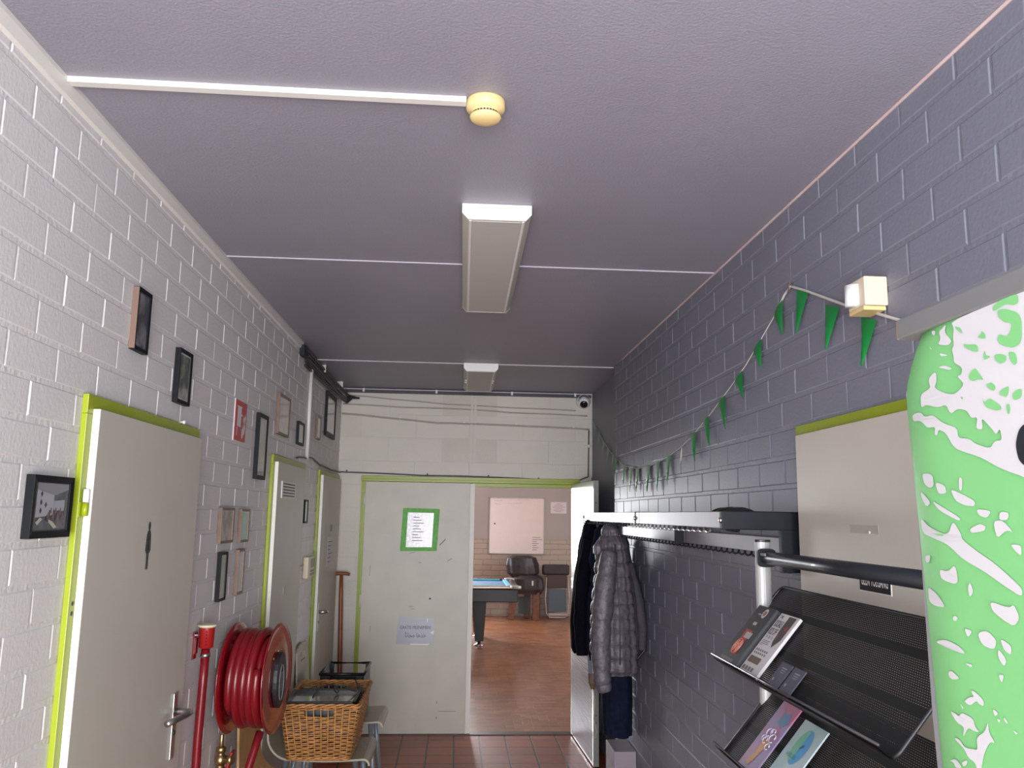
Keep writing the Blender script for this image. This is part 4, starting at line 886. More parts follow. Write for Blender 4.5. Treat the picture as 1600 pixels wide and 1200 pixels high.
# striped cap lying on the rack shelf
cp = empty('striped_cap', (.95, 2.80, 1.78), 'dark flat cap with two brown stripes lying on the coat rack shelf', 'cap')
m = MB(); m.smooth = True; vv = []; nr, na = 8, 28
for i in range(nr+1):
    s_ = i/nr
    for k in range(na):
        a = 2*PI*k/na; r_ = math.sin(s_*PI/2)
        vv.append((.955+.075*r_*math.cos(a), 2.80+.095*r_*math.sin(a), 1.780+.026*math.cos(s_*PI/2)**.8+.004*math.sin(5*a)*r_))
m.add(vv, [(i*na+k, i*na+(k+1) % na, (i+1)*na+(k+1) % na, (i+1)*na+k) for i in range(nr) for k in range(na)])
M_cap = mat('dark_felt', (.022, .02, .02), .8, var=.2, vscale=40)
build('crown', m, M_cap, cp)
m = MB()
for y0 in (2.765, 2.80):
    n = 14; vv = []
    for k in range(n+1):
        a = PI*k/n
        for y in (y0, y0+.014):
            c_ = max(0, 1-((y-2.80)/.095)**2)**.5; vv.append((.955+.0765*c_*math.cos(a), y, 1.780+.0275*(max(0, math.sin(a))**.8)*c_**.9+.0015))
    m.add(vv, [(2*k, 2*k+1, 2*k+3, 2*k+2) for k in range(n)])
build('stripe', m, mat('brown_stripe', (.12, .09, .065), .8, var=.1), cp)
m = MB(); m.smooth = True; m.tube([(.88, 2.72, 1.752), (.92, 2.76, 1.738), (.97, 2.82, 1.734), (1.01, 2.88, 1.745)], [.004, .013, .014, .005], 10)
build('hanging_flap', m, M_cap, cp)

# ------------------------------------------------------------------ coats
def cloth(sections, n=56, fold=.006, nf=7, quilt=0, qh=.075, seed=1, warp=.35, puff=.0):
    """closed garment body. sections: (z, cx, cy, rx, ry) from top to bottom"""
    rg = random.Random(seed); ph = [rg.uniform(0, 6.28) for _ in range(6)]
    m = MB(); m.smooth = True; zs_ = [s[0] for s in sections]; z0, z1 = zs_[0], zs_[-1]; NZ = 220 if quilt else 110; vv = []
    for i in range(NZ+1):
        z = z0+(z1-z0)*i/NZ; j = 0
        while j < len(sections)-2 and z < sections[j+1][0]: j += 1
        a, b = sections[j], sections[j+1]; t = (a[0]-z)/max(1e-6, a[0]-b[0]); t = max(0, min(1, t)); t = t*t*(3-2*t)*.6+t*.4
        cx, cy2, rx, ry = [a[q]+(b[q]-a[q])*t for q in (1, 2, 3, 4)]
        dep = (z0-z)
        amp = fold*min(1, dep/.2+.25)
        qd = 0
        if quilt: qd = quilt*(abs(math.sin(PI*dep/qh))**.3-.75)
        for k in range(n):
            an = 2*PI*k/n
            f = amp*(math.sin(nf*an+ph[0]+warp*8*dep)+.6*math.sin((nf*2+1)*an+ph[1]-warp*11*dep)) + qd + puff*(rg.random()-.5)
            vv.append((cx+(rx+f)*math.copysign(abs(math.cos(an))**.8, math.cos(an)), cy2+(ry+f)*math.copysign(abs(math.sin(an))**.8, math.sin(an)), z + .004*math.sin(3*an+ph[2])*min(1, dep*3)))
    fs_ = [(i*n+k, i*n+(k+1) % n, (i+1)*n+(k+1) % n, (i+1)*n+k) for i in range(NZ) for k in range(n)]
    fs_ += [tuple(range(n))]
    m.add(vv, fs_); return m
def sleeve(pts, rs, quilt=0, qh=.06, seed=0):
    P_ = []; R_ = []; N_ = 70
    for i in range(N_+1):
        s_ = i/N_*(len(pts)-1); j = min(int(s_), len(pts)-2); f_ = s_-j; f2 = f_*f_*(3-2*f_)
        P_.append(Vector(pts[j]).lerp(Vector(pts[j+1]), f_)); r_ = rs[j]+(rs[j+1]-rs[j])*f2
        L_ = s_*.2
        r_ += (quilt*(abs(math.sin(PI*i/N_*len(pts)*.42/qh*.2))**.5-.7) if quilt else .0015*math.sin(i*.55+seed)+.001*math.sin(i*1.3)); R_.append(r_)
    m = MB(); m.tube(P_, R_, 22); return m
M_blackc = mat('black_wool', (.003, .0035, .007), .9, spec=.08, var=.3, vscale=60)
M_navy = mat('navy_cotton', (.007, .010, .026), .9, spec=.12, var=.3, vscale=40, bump=.002, bscale=35)
M_soft = mat('dark_grey_softshell', (.060, .056, .072), .7, spec=.25, var=.1, vscale=20, bump=.002, bscale=20)
M_puff = mat('grey_mottled_quilted_nylon', (.082, .073, .088), .5, var=.35, vscale=45, bump=.007, bscale=30)
M_puff.node_tree.nodes['Principled BSDF'].inputs['Specular IOR Level'].default_value = .6
bc = empty('black_coat', (.845, 5.25, 1.73), 'black coat hanging furthest left on the rack, beside the open door leaf', 'coat', 'garments on the coat rack')
build('body', cloth([(1.745, .855, 5.25, .020, .025), (1.70, .852, 5.25, .040, .05), (1.55, .842, 5.25, .058, .11), (1.35, .82, 5.25, .062, .13), (1.10, .808, 5.25, .070, .13), (.96, .812, 5.25, .072, .12), (.93, .815, 5.25, .060, .11)], fold=.006, seed=3), M_blackc, bc)
build('sleeve', sleeve([(.835, 5.16, 1.62), (.79, 5.12, 1.38), (.775, 5.10, 1.15), (.785, 5.10, .94)], [.035, .045, .045, .036]), M_blackc, bc)
nc = empty('navy_hooded_jacket', (.88, 4.98, 1.72), 'navy hooded jacket between the black coat and the quilted jacket', 'jacket', 'garments on the coat rack')
build('body', cloth([(1.735, .905, 4.98, .02, .025), (1.68, .888, 4.98, .045, .05), (1.50, .866, 4.98, .055, .07), (1.42, .868, 4.98, .045, .07), (1.25, .862, 4.98, .062, .10), (1.0, .858, 4.98, .058, .10), (.92, .86, 4.98, .04, .08)], fold=.005, seed=5), M_navy, nc)
gt = tag(build('grey_cloth', cloth([(1.70, .895, 5.10, .015, .02), (1.4, .865, 5.10, .030, .06), (1.1, .845, 5.10, .040, .07), (.84, .86, 5.10, .036, .06)], fold=.004, seed=8), mat('light_grey_lining', (.22, .23, .28), .7, var=.1), org=(.87, 5.1, .84)), 'light grey cloth showing between the black coat and the navy jacket', 'cloth')
qj = empty('quilted_jacket', (.86, 4.60, 1.73), 'mottled grey quilted jacket with a stand-up collar, largest on the rack', 'jacket', 'garments on the coat rack')
M_lace = mat('dark_quilting_seam', (.05, .045, .055), .6)
build('body', cloth([(1.735, .858, 4.60, .018, .022), (1.69, .862, 4.60, .040, .045), (1.60, .868, 4.59, .072, .075), (1.45, .872, 4.58, .085, .10), (1.25, .872, 4.57, .105, .12), (1.05, .874, 4.57, .112, .125), (.955, .880, 4.57, .105, .12), (.93, .885, 4.57, .085, .10)], fold=.009, nf=6, warp=.15, quilt=.015, qh=.072, seed=11, puff=.002), M_puff, qj)
build('collar', cloth([(1.635, .798, 4.60, .010, .012), (1.60, .792, 4.60, .026, .03), (1.565, .790, 4.60, .022, .03), (1.535, .815, 4.60, .012, .02)], fold=.003, nf=4, seed=2), M_puff, qj)
build('sleeve', sleeve([(.835, 4.47, 1.58), (.80, 4.44, 1.38), (.778, 4.43, 1.15), (.785, 4.43, .93), (.800, 4.43, .865)], [.045, .055, .052, .046, .036], quilt=.006), M_puff, qj)
build('sleeve', sleeve([(.90, 4.66, 1.58), (.965, 4.70, 1.36), (.99, 4.70, 1.12), (.99, 4.70, .91)], [.045, .055, .05, .042], quilt=.006), M_puff, qj)
m = MB(); m.tube([(.868, 4.490, 1.62), (.874, 4.462, 1.45), (.880, 4.430, 1.25), (.880, 4.425, 1.0)], .004, 6); build('zip', m, M_lace, qj)
sj = empty('softshell_jacket', (1.03, 4.85, 1.68), 'smooth dark grey jacket hanging behind the quilted jacket, against the wall', 'jacket', 'garments on the coat rack')
build('body', cloth([(1.66, .985, 4.85, .015, .03), (1.58, .985, 4.85, .035, .06), (1.35, 1.010, 4.85, .055, .09), (1.12, 1.035, 4.85, .050, .09), (1.03, 1.035, 4.85, .040, .08)], fold=.003, nf=4, seed=21), M_soft, sj)
build('sleeve', sleeve([(1.00, 4.78, 1.50), (1.045, 4.74, 1.30), (1.065, 4.73, 1.15), (1.062, 4.73, 1.03)], [.03, .034, .030, .026]), M_soft, sj)
m = MB(); m.tube([(1.055, 4.72, 1.20), (1.085, 4.72, 1.12), (1.080, 4.72, 1.03), (1.04, 4.72, .985), (.99, 4.72, .95)], .007, 8); build('hanging_strap', m, M_black, sj)
nl_ = empty('navy_overcoat', (1.03, 5.15, 1.64), 'long dark navy coat hanging lowest, on the rear rail', 'coat', 'garments on the coat rack')
build('body', cloth([(1.645, 1.055, 5.15, .015, .02), (1.60, 1.045, 5.15, .04, .05), (1.40, 1.03, 5.15, .055, .10), (1.0, .995, 5.15, .085, .12), (.70, 1.00, 5.15, .085, .12), (.48, 1.00, 5.15, .085, .12)], fold=.006, nf=6, seed=31), M_navy, nl_)
bg_ = empty('brown_bag', (.86, 5.42, .72), 'small brown bag hanging below the quilted jacket beside the open door leaf', 'bag')
build('pouch', cloth([(.86, .90, 5.42, .022, .02), (.80, .90, 5.42, .030, .03), (.72, .90, 5.42, .028, .03), (.68, .902, 5.42, .016, .02)], fold=.003, nf=3, seed=4), mat('brown_leather', (.12, .07, .045), .6, var=.2), bg_)
build('strap', MB().tube([(.90, 5.42, .86), (.89, 5.42, 1.2), (.88, 5.42, 1.735)], .004, 6), mat('brown_strap', (.10, .06, .04), .6), bg_)
build('cord', MB().tube([(.90, 5.42, .70), (.915, 5.42, .6), (.905, 5.42, .5), (.925, 5.42, .42), (.915, 5.42, .38)], .003, 6), M_cablew, bg_)
cs = tag(build('pinkish_low_box', MB().box(.965, XR-.002, 5.05, 5.32, 0, .40), mat('pinkish_grey_box', (.30, .25, .29), .45, var=.05), org=(1.03, 5.2, 0), bevel=.004), 'pinkish grey low box guessed at an unclear patch under the navy coat', 'box')  # plain low box, a guess at an unclear pinkish patch near the floor

# ------------------------------------------------------------------ brochure stand
bs = empty('brochure_stand', (.93, 1.97, 0), 'free-standing brochure rack with silver posts and black mesh shelves', 'brochure stand')
PX = .918
for y in (2.44, 1.49):
    m = MB(); m.prism([(.017*math.cos(a)*1.0, .023*math.sin(a)) for a in [k*2*PI/20 for k in range(20)]], lambda a, b, d: (PX+b, y+a, d), .02, 1.70); p_ = build('post', m, M_alu, bs)
    m = MB(); m.prism([(.0175*math.cos(a), .0235*math.sin(a)) for a in [k*2*PI/20 for k in range(20)]], lambda a, b, d: (PX+b, y+a, d), 1.70, 1.707); build('cap', m, M_black, p_)
    m = MB(); m.obox((PX-.30, y-.03, 0), (.48, 0, 0), (0, .06, 0), (0, 0, .02)); build('foot', m, M_alu, bs, bevel=.005)
m = MB(); m.prism([(.026*math.cos(a), .019*math.sin(a)) for a in [k*2*PI/24 for k in range(24)]], lambda a, b, d: (PX+.004+a, d, 1.655+b), 1.512, 2.418)
for f_ in range(len(m.sm)): m.sm[f_] = True
rl_ = build('top_rail', m, mat('black_lacquered_rail', (.014, .018, .024), .42, metal=.1, coat=.15), bs)
for y, s_ in ((2.407, 1), (1.512, .85)): build('clamp', MB().prism([(.028*s_*math.copysign(abs(math.cos(a))**.5, math.cos(a)), .027*s_*math.copysign(abs(math.sin(a))**.5, math.sin(a))) for a in [k*2*PI/20 for k in range(20)]], lambda a, b, d: (PX+a, d, 1.655+b), y, y+.008), M_dark, rl_)
m = MB(); m.obox((PX-.0225, 2.400, 1.662), (0, -.035, 0), (0, 0, .008), (.003, 0, .0)); build('rail_mark', m, mat('rail_label_grey', (.2, .21, .22), .4), rl_)
M_mesh = mesh_mat('black_expanded_mesh', (.005, .0055, .006), .0080, .0050, .0020, rough=.6, metal=0)
SY0, SY1 = 1.488, 2.440
def shelf(zl):
    lo = Vector((.786, 0, zl-.012)); hi = Vector((.972, 0, zl+.208)); sl_d = (hi-lo); L_ = sl_d.length; d_ = sl_d.normalized(); nrm = Vector((-d_.z, 0, d_.x))
    # d_ up the slope, nrm out towards the corridor
    s = empty('mesh_shelf', (lo.x, SY0, lo.z)); s.parent = bs; s.location = Vector((lo.x, SY0, lo.z))-Vector(bs.location)
    def g(u, v, d): return Vector((lo.x, SY1-u, lo.z)) + d_*v + nrm*d
    # perforated plate, modelled in its own plane so the pattern follows it
    me = bpy.data.meshes.new('perforated_plate'); W = SY1-SY0
    r_ = .022; poly = []
    for (cx, cy2, a0) in ((W-r_, L_-r_, 0), (r_, L_-r_, PI/2), (.004, .004, PI), (W-.020, .020, 1.5*PI)):
        for k in range(5):
            rr_ = r_ if cy2 > .1 else (.020 if cx > .1 else .004); a = a0+k/4*PI/2; poly.append((cx+rr_*math.cos(a), cy2+rr_*math.sin(a), 0))
    me.from_pydata(poly, [], [tuple(range(len(poly)))]); me.materials.append(M_mesh)
    o = bpy.data.objects.new('perforated_plate', me); C.objects.link(o); o.parent = s
    Mx = Matrix.Identity(4); U = Vector((0, -1, 0))
    for q in range(3): Mx[q][0], Mx[q][1], Mx[q][2] = U[q], d_[q], nrm[q]
    p0 = g(0, 0, 0)-Vector((lo.x, SY0, lo.z))
    for q in range(3): Mx[q][3] = p0[q]
    o.matrix_local = Mx
    ORG[s.name] = Vector((lo.x, SY0, lo.z))
    ring = [g(p[0], p[1], 0) for p in poly]; ring.append(ring[0])
    build('border', MB().tube(ring, .0045, 8, cap=False), M_black, s)
    m = MB(); m.add([g(0, 0, 0), g(W, 0, 0), g(W, -.003, .038), g(0, -.003, .038)], [(0, 1, 2, 3)]); m.add([g(0, -.002, 0), g(W, -.002, 0), g(W, -.005, .038), g(0, -.005, .038)], [(0, 1, 2, 3)])
    build('ledge', m, M_black, s)
    m = MB(); m.tube([g(-.004, .002, .040), g(W+.004, .002, .040)], .0028, 8); build('lip', m, mat('dark_steel_lip', (.10, .10, .11), .3, metal=.6) if zl > 1.3 else M_dark, s)
    for v in (.09, .20): build('stiffener', MB().add([g(.0, v, -.002), g(W, v, -.002), g(W, v+.02, -.002), g(.0, v+.02, -.002)], [(0, 1, 2, 3)]), M_black, s)
    return g
gA = shelf(1.362); gB = shelf(1.118); gC = shelf(.874)
def leaflet(g, u0, u1, v0, v1, mt, label, name='leaflet', lean=.006, thick=.004):
    t = empty(name, g(u0, v0, lean), label, 'leaflet', 'leaflets on the brochure stand')
    h = lambda u, v, d: g(u0+u, v0+v, lean+thick+d)
    m = MB(); m.prism([(0, 0), (u1-u0, 0), (u1-u0, v1-v0), (0, v1-v0)], lambda a, b, d: g(u0+a, v0+b, lean+d), 0, thick)
    o = build('sheets', m, mt, t)
    return t, h, o
def patch(nm, t, h, polys, col, d=.0004, rough=.5):
    m = MB()
    for p in polys: m.flat(p, h, d)
    return build(nm, m, mat(nm+'_print', col, rough), t)
rect = lambda a, b, c, d: [(a, c), (b, c), (b, d), (a, d)]
circ = lambda x, y, r, s=1: [(x+r*math.cos(k*PI/10), y+r*s*math.sin(k*PI/10)) for k in range(20)]
# black flyer with coral plate print
t, h, o = leaflet(gA, .012, .142, .004, .202, mat('charcoal_cover', (.04, .045, .05), .35, coat=.4), 'charcoal leaflet with red square print, leftmost on the top mesh shelf', lean=.010, thick=.012)
patch('coral_square', o, h, [rect(.036, .085, .032, .115)], (.38, .05, .045))
patch('pale_block', o, h, [rect(.052, .098, .088, .108), rect(.05, .075, .133, .143)], (.42, .38, .36), .0006)
m = MB()
for r_, w2_ in ((.024, .002), (.017, .002), (.010, .002)): m.tube([h(.058+r_*math.cos(k*PI/12), .058+r_*math.sin(k*PI/12), .001) for k in range(25)], .0012, 5, cap=False)
for a in range(6): m.tube([h(.058, .058, .001), h(.058+.024*math.cos(a*1.05), .058+.024*math.sin(a*1.05), .001)], .001, 5)
build('round_ornament', m, mat('coral_line_print', (.55, .22, .17), .5), o)
patch('white_roundel', o, h, [circ(.078, .176, .016)], (.55, .52, .52), .0006); patch('roundel_heart', o, h, [circ(.078, .176, .009)], (.35, .10, .09), .0009)
patch('footer_band', o, h, [rect(.004, .10, .006, .016)], (.16, .17, .18), .0006)
patch('small_line', o, h, [rect(.038, .06, .168, .172)], (.4, .4, .4), .0006)
t, h, o = leaflet(gA, .120, .158, .004, .200, mat('black_cover', (.012, .014, .017), .3, coat=.5), 'black leaflet peeking out between the charcoal and the white leaflet', lean=.004, thick=.010)
t, h, o = leaflet(gA, .168, .292, .004, .200, mat('white_flyer_stock', (.58, .56, .56), .5), 'white event leaflet with black headline and dark photo shape, on the top mesh shelf', lean=.008, thick=.008)
hh_ = lambda cu, cv: (lambda u, v, d: h(cu+u, cv+v, d+.0005))
build('headline', text_mb('THE', .010, hh_(.020, .185), .020, bold=True), M_ink, o)
build('headline', text_mb('SOCIALS', .022, hh_(.031, .163), .048, bold=True), M_ink, o)
build('headline', text_mb('KICK OFF', .022, hh_(.031, .137), .050, bold=True), M_ink, o)
build('headline', text_mb('19 \u00b7 20 \u00b7 21', .009, hh_(.034, .118), .046, bold=True), M_ink, o)
patch('text_lines', o, h, [rect(.008, .060, .105, .107), rect(.008, .055, .100, .102), rect(.008, .058, .095, .097), rect(.008, .025, .090, .092)]+[rect(.010+.014*a, .019+.014*a, .062+.010*b, .068+.010*b) for a in range(6) for b in range(2)]+[rect(.008+.02*a, .022+.02*a, .010, .022) for a in range(4)], (.16, .14, .15))
patch('photo_wedge', o, h, [[(.062, .192), (.108, .192), (.108, .120), (.085, .092), (.070, .110), (.062, .15)]], (.07, .055, .05), .0006)
patch('photo_accent', o, h, [circ(.094, .155, .008), [(.07, .13), (.08, .135), (.076, .112)]], (.30, .05, .06), .0009)
patch('photo_strip', o, h, [rect(.010, .085, .034, .054)], (.13, .09, .065), .0006)
for i, u in enumerate((.348, .424)):
    t, h, o = leaflet(gA, u, u+.064, .004, .078, mat('slate_card', (.075, .075, .105), .4, var=.15, vscale=30), ('left' if i == 0 else 'right')+' of two small slate grey cards on the top mesh shelf', 'small_card', lean=.006, thick=.003)
    patch('card_text', o, h, [rect(.020, .050, .058, .061), rect(.022, .048, .052, .054), rect(.024, .046, .046, .048), rect(.01, .020, .020, .028)], (.30, .30, .36))
# lower shelf
t, h, o = leaflet(gB, .140, .252, .004, .214, picture_mat('magenta_blue_cover', (.42, .12, .22), (.26, .20, .36), 9, .2), 'pink and blue leaflet with swirling white lettering, left on the second mesh shelf', lean=.010, thick=.004)
patch('blue_shape', o, h, [[(.034, .196), (.050, .170), (.044, .150), (.075, .138), (.100, .160), (.085, .190), (.060, .175)]], (.10, .20, .34))
patch('orange_swirl', o, h, [[(.030, .02), (.045, .05), (.042, .085), (.060, .10), (.085, .085), (.070, .06), (.062, .03), (.050, .01)]], (.52, .26, .10), .0006)
m = MB()
for (cx, cy2, r_) in ((.045, .115, .012), (.062, .120, .010), (.078, .105, .013), (.050, .092, .010), (.082, .080, .009), (.036, .095, .008)): m.tube([h(cx+r_*math.cos(k*PI/8)*(1+.2*math.sin(k)), cy2+r_*math.sin(k*PI/8), .0012) for k in range(15)], .0016, 5)
build('white_lettering', m, mat('pale_violet_print', (.55, .52, .64), .5), o)
t, h, o = leaflet(gB, .300, .430, .004, .198, picture_mat('pale_teal_cover', (.22, .38, .38), (.40, .50, .52), 4, .2), 'pale teal leaflet with a blue green oval emblem, right on the second mesh shelf', lean=.010, thick=.004)
oval = lambda a0, a1: [(.066+.034*math.cos(k*PI/12), .128+.050*math.sin(k*PI/12)) for k in range(a0, a1)]
patch('blue_oval', o, h, [oval(0, 24)], (.06, .26, .50)); patch('green_oval_half', o, h, [oval(6, 18)+[(.062, .10)]], (.12, .36, .25), .0006)
patch('dark_dash', o, h, [[(.062, .125), (.074, .138), (.077, .134), (.065, .121)]], (.03, .06, .12), .0009)
build('headline', text_mb('VERLIES', .011, lambda u, v, d: h(.050+u, .098+v, .001), .055), mat('teal_ink', (.06, .22, .25), .5), o)
build('headline', text_mb('TEKEN - AFF', .012, lambda u, v, d: h(.046+u, .040+v, .0005), .070, bold=True), M_ink, o)

# ------------------------------------------------------------------ roll-up banner
bn = empty('rollup_banner', (.583, .62, 0), 'large green and white speckled roll-up banner at the right edge', 'banner')
M_bgreen = mat('banner_green', (.185, .50, .19), .4, var=.01); M_bwhite = mat('banner_white', (.56, .56, .58), .4, var=.01)
def yedge(z):      # left edge of the fabric, curling back under the top bar
    e_ = 1.008+.031*(z-1.48)/.47
    if z > 1.93: e_ -= .055*((z-1.93)/.08)**1.5
    return e_
BX = lambda y, z: .583+.009*max(0, (y-(yedge(z)-.10))/.10)**3
m = MB(); m.smooth = True; nz2, ny2 = 90, 40; vv = []
for i in range(nz2+1):
    z = .06+(2.012-.06)*i/nz2; e_ = yedge(z)
    for k in range(ny2+1): 
        s_ = (k/ny2); s_ = 1-(1-s_)**1.8; y = .14+(e_-.14)*s_; vv.append((BX(y, z), y, z))
m.add(vv, [(i*(ny2+1)+k, i*(ny2+1)+k+1, (i+1)*(ny2+1)+k+1, (i+1)*(ny2+1)+k) for i in range(nz2) for k in range(ny2)])
fb = build('fabric', m, M_bgreen, bn); so = fb.modifiers.new('thickness', 'SOLIDIFY'); so.thickness = .0006; so.offset = 0
m = MB(); m.smooth = True; vv = []
for i in range(nz2+1):
    z = .06+(2.0-.06)*i/nz2; e_ = yedge(z)
    for a, b in ((0, .0), (.0015, .5), (.003, 1)): vv.append((BX(e_, z)+a, e_+.0005+b*.016*max(0, min(1, (1.88-z)/.35)), z))
m.add(vv, [(i*3+k, i*3+k+1, (i+1)*3+k+1, (i+1)*3+k) for i in range(nz2) for k in range(2)])
build('fabric_edge', m, mat('silver_grey_backing', (.30, .31, .34), .35), bn)
from mathutils.geometry import tessellate_polygon
def chaikin(p, n=2):
    for _ in range(n):
        q = []
        for i in range(len(p)):
            a, b = p[i], p[(i+1) % len(p)]
            q += [(a[0]*.8+b[0]*.2, a[1]*.8+b[1]*.2), (a[0]*.2+b[0]*.8, a[1]*.2+b[1]*.8)]
        p = q
    return p
def printed(nm, polys, mt, d):
    m = MB()
    for p in polys:
        p = chaikin(p)
        tri = tessellate_polygon([[Vector((y, z, 0)) for y, z in p]])
        m.add([(BX(y, z)-d, min(y, yedge(z)-.002), z) for y, z in p], [t_ for t_ in tri])
    return build(nm, m, mt, fb)
printed('white_print', BAN_W, M_bwhite, .0018)
printed('green_print', BAN_G, M_bgreen, .0026)
printed('black_character', BAN_K, mat('banner_black', (.01, .015, .02), .4), .0026)
m = MB(); m.box(.579, .613, .10, 1.030, 2.006, 2.034); tb = build('top_bar', m, mat('satin_grey_bar', (.27, .28, .28), .4, metal=.5), bn, bevel=.003)
m = MB(); m.box(.581, .611, 1.030, 1.033, 2.008, 2.032); build('bar_end', m, mat('orange_brown_end', (.40, .24, .12), .6), tb)
build('cassette', MB().box(.50, .67, .10, 1.03, 0, .06), M_alu, bn, bevel=.01)
build('pole', MB().tube([(.62, .56, .05), (.605, .56, 2.01)], .009, 10), M_alu, bn)

# ------------------------------------------------------------------ far room things
pt = empty('pool_table', (-.35, 12.1, 0), 'black pool table with blue cloth seen through the open doorway', 'pool table')
px0, px1, py0, py1, ph_ = -1.6, .885, 11.3, 12.75, .81
m = MB(); m.box(px0+.04, px1-.02, py0+.02, py1-.02, .60, .775); build('apron', m, M_black, pt, bevel=.01)
m = MB()
for r in ((px0, px1, py0, py0+.11), (px0, px1, py1-.11, py1), (px0, px0+.11, py0, py1), (px1-.11, px1, py0, py1)): m.box(r[0], r[1], r[2], r[3], .772, ph_)
build('top_rail', m, mat('black_gloss_rail', (.02, .02, .022), .15, coat=.6), pt, bevel=.01)
m = MB(); m.box(px0+.1, px1-.1, py0+.1, py1-.1, .76, .785); build('cloth', m, mat('blue_pool_cloth', (.05, .16, .30), .8, var=.05), pt)
m = MB(); m.box(px1-.16, px1-.105, py0+.17, py1-.17, .785, .808).box(px0+.2, px1-.2, py1-.16, py1-.105, .785, .806).box(px0+.2, px1-.2, py0+.105, py0+.16, .785, .806); build('cushion', m, mat('lit_blue_cushion', (.06, .42, .60), .7, var=.05), pt, bevel=.005)  # lighter blue than the cloth: light on the cushions put into the colour
m = MB(); m.box(px0, px1, py0-.004, py0+.006, .790, .806); build('trim_strip', m, mat('bronze_strip', (.45, .33, .25), .3, metal=.7), pt)
for (x, y) in ((px1-.05, py0+.05), (px1-.05, py1-.05)): build('corner_cap', MB().lathe((x, y, .78), (0, 0, 1), [(0, 0), (.075, 0), (.075, .034), (.05, .038), (0, .038)], 20), M_alu, pt)
m = MB()
for x in (.30, .33, -.2, -.23): m.lathe((x, py1-.05, .8105), (0, 0, 1), [(.009, 0), (.009, .001), (0, .001)], 10)
build('sight_dot', m, M_paper, pt)
for (x, y) in ((.36, 11.62), (.36, 12.45), (-1.1, 11.62), (-1.1, 12.45)):
    m = MB(); m.prism([(-.09, -.09), (.09, -.09), (.09, .09), (-.09, .09)], lambda a, b, d: (x+a*(.62+.38*d/.6), y+b*(.62+.38*d/.6), d), .06, .61)
    lg = build('leg', m, M_black, pt, bevel=.006)
    build('foot', MB().lathe((x, y, 0), (0, 0, 1), [(0, 0), (.07, 0), (.07, .012), (.03, .02), (.02, .06), (0, .06)], 20), M_steel, lg)

wb = empty('whiteboard', (1.1, 14.88, 1.08), 'white square writing board on the far wall of the next room', 'whiteboard')
m = MB(); m.box(.610, 1.585, 14.872, 14.886, 1.085, 2.062); build('board', m, mat('board_enamel', (.80, .66, .62), .25, coat=.4), wb)
m = MB()
for r in ((.600, 1.595, 1.076, 1.088), (.600, 1.595, 2.060, 2.072), (.600, .612, 1.076, 2.072), (1.583, 1.595, 1.076, 2.072)): m.box(r[0], r[1], 14.862, 14.888, r[2], r[3])
build('frame', m, M_alu, wb)
fw_ = lambda u, v, d: (.6+u, 14.8715-d, 1.08+v)
m = MB(); m.flat(circ(.10, .525, .014), fw_, .001); build('magnet', m, M_ink, wb)
m = MB()
rg = random.Random(5)
for (u0, v0, n_) in ((.08, .93, 5), (.10, .87, 4), (.34, .95, 12), (.32, .885, 9)):
    for k in range(n_):
        a = u0+k*.03; m.tube([fw_(a, v0, .001), fw_(a+.01, v0+.02*rg.random(), .001), fw_(a+.022, v0-.01*rg.random(), .001)], .0016, 4)
build('marker_scribble', m, mat('faint_marker', (.35, .28, .28), .6), wb)
m = MB()
for k in range(7): m.flat(rect(.78, .86+.03*((k*3) % 2)+(.07 if k in (5, 6) else 0), .07+k*.036, .078+k*.036), fw_, .001)
build('marker_list', m, mat('violet_marker', (.16, .12, .20), .6), wb)
nt = empty('wall_notice', (1.85, 14.88, 1.80), 'small white notice on the far wall right of the whiteboard', 'notice')
m = MB(); m.box(1.705, 1.995, 14.880, 14.886, 1.80, 2.005); build('sheet', m, mat('pinkish_paper', (.72, .62, .62), .6), nt)
m = MB()
for k, w2_ in enumerate((.10, .20, .13, .22, .16, .08)): m.box(1.85-w2_/2, 1.85+w2_/2, 14.878, 14.880, 1.83+k*.027, 1.837+k*.027)
build('print', m, mat('faded_print', (.35, .25, .30), .6), nt)

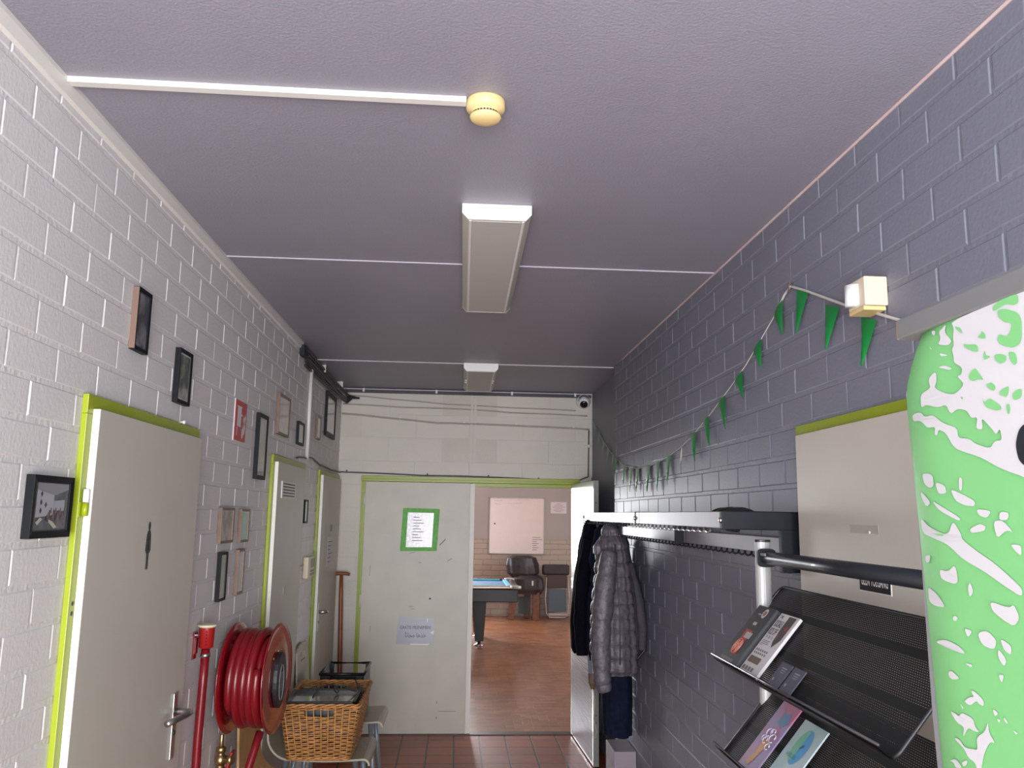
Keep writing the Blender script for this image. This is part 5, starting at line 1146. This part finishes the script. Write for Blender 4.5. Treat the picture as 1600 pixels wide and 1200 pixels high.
cv_ = empty('covered_stack', (1.2, 14.45, 0), 'tall shape wrapped in dark brown covers standing on wooden legs by the far wall', 'covered furniture')
M_cov = mat('dark_brown_cover', (.030, .021, .024), .45, var=.2, vscale=10, bump=.01, bscale=9)
build('upper_cover', cloth([(1.07, 1.16, 14.5, .16, .12), (1.03, 1.16, 14.5, .25, .17), (.90, 1.17, 14.5, .275, .19), (.78, 1.18, 14.5, .27, .19), (.70, 1.20, 14.5, .20, .16)], fold=.012, nf=4, seed=3), M_cov, cv_)
build('lower_cover', cloth([(.74, 1.26, 14.45, .20, .16), (.68, 1.26, 14.45, .27, .20), (.52, 1.27, 14.45, .28, .20), (.43, 1.26, 14.45, .24, .18)], fold=.012, nf=5, seed=9), M_cov, cv_)
m = MB(); m.box(1.32, 1.345, 14.235, 14.25, .58, .66); build('pale_tab', m, M_trimw, cv_)
for (x, y, tilt) in ((1.02, 14.45, -.04), (1.40, 14.35, .0), (1.28, 14.62, .0), (1.44, 14.6, 0)):
    m = MB(); m.prism([(-.055, -.04), (.055, -.04), (.055, .04), (-.055, .04)], lambda a, b, d: (x+a+tilt*(1-d/.45), y+b, d), 0, .46); build('leg', m, mat('carved_brown_wood', (.16, .06, .03), .45, var=.4, vscale=14), cv_, bevel=.004)
m = MB(); m.box(1.12, 1.30, 14.55, 14.6, .08, .36); build('back_panel', m, mat('slate_panel', (.08, .10, .11), .5), cv_)

fd_ = empty('folding_frame', (1.76, 14.65, 0), 'folded metal frame with dark fabric panels leaning against the far wall', 'folding frame')
M_tub = mat('pinkish_metal_tube', (.50, .42, .40), .3, metal=.4)
for y in (14.50, 14.62):
    build('tube_frame', MB().tube([(1.60, y, .70), (1.58, y-.01, .35), (1.60, y-.02, .09), (1.66, y-.02, .03), (1.92, y-.02, .03), (1.98, y-.02, .09), (2.0, y-.01, .35), (1.98, y, .70)], .012, 8), M_tub, fd_)
m = MB(); m.box(1.53, 2.0, 14.48, 14.62, .74, .92); build('top_pad', m, M_cov, fd_, bevel=.03)
m = MB(); m.box(1.61, 1.96, 14.50, 14.54, .52, .76); build('seat_panel', m, mat('dark_brown_panel', (.06, .038, .035), .35, coat=.3), fd_, bevel=.01)
m = MB(); m.box(1.63, 1.95, 14.52, 14.55, .12, .50); build('slate_panel', m, mat('slate_blue_panel', (.09, .12, .14), .5), fd_, bevel=.005)
m = MB(); m.box(1.63, 1.95, 14.46, 14.50, .06, .10); build('crossbar', m, M_tub, fd_, bevel=.005)
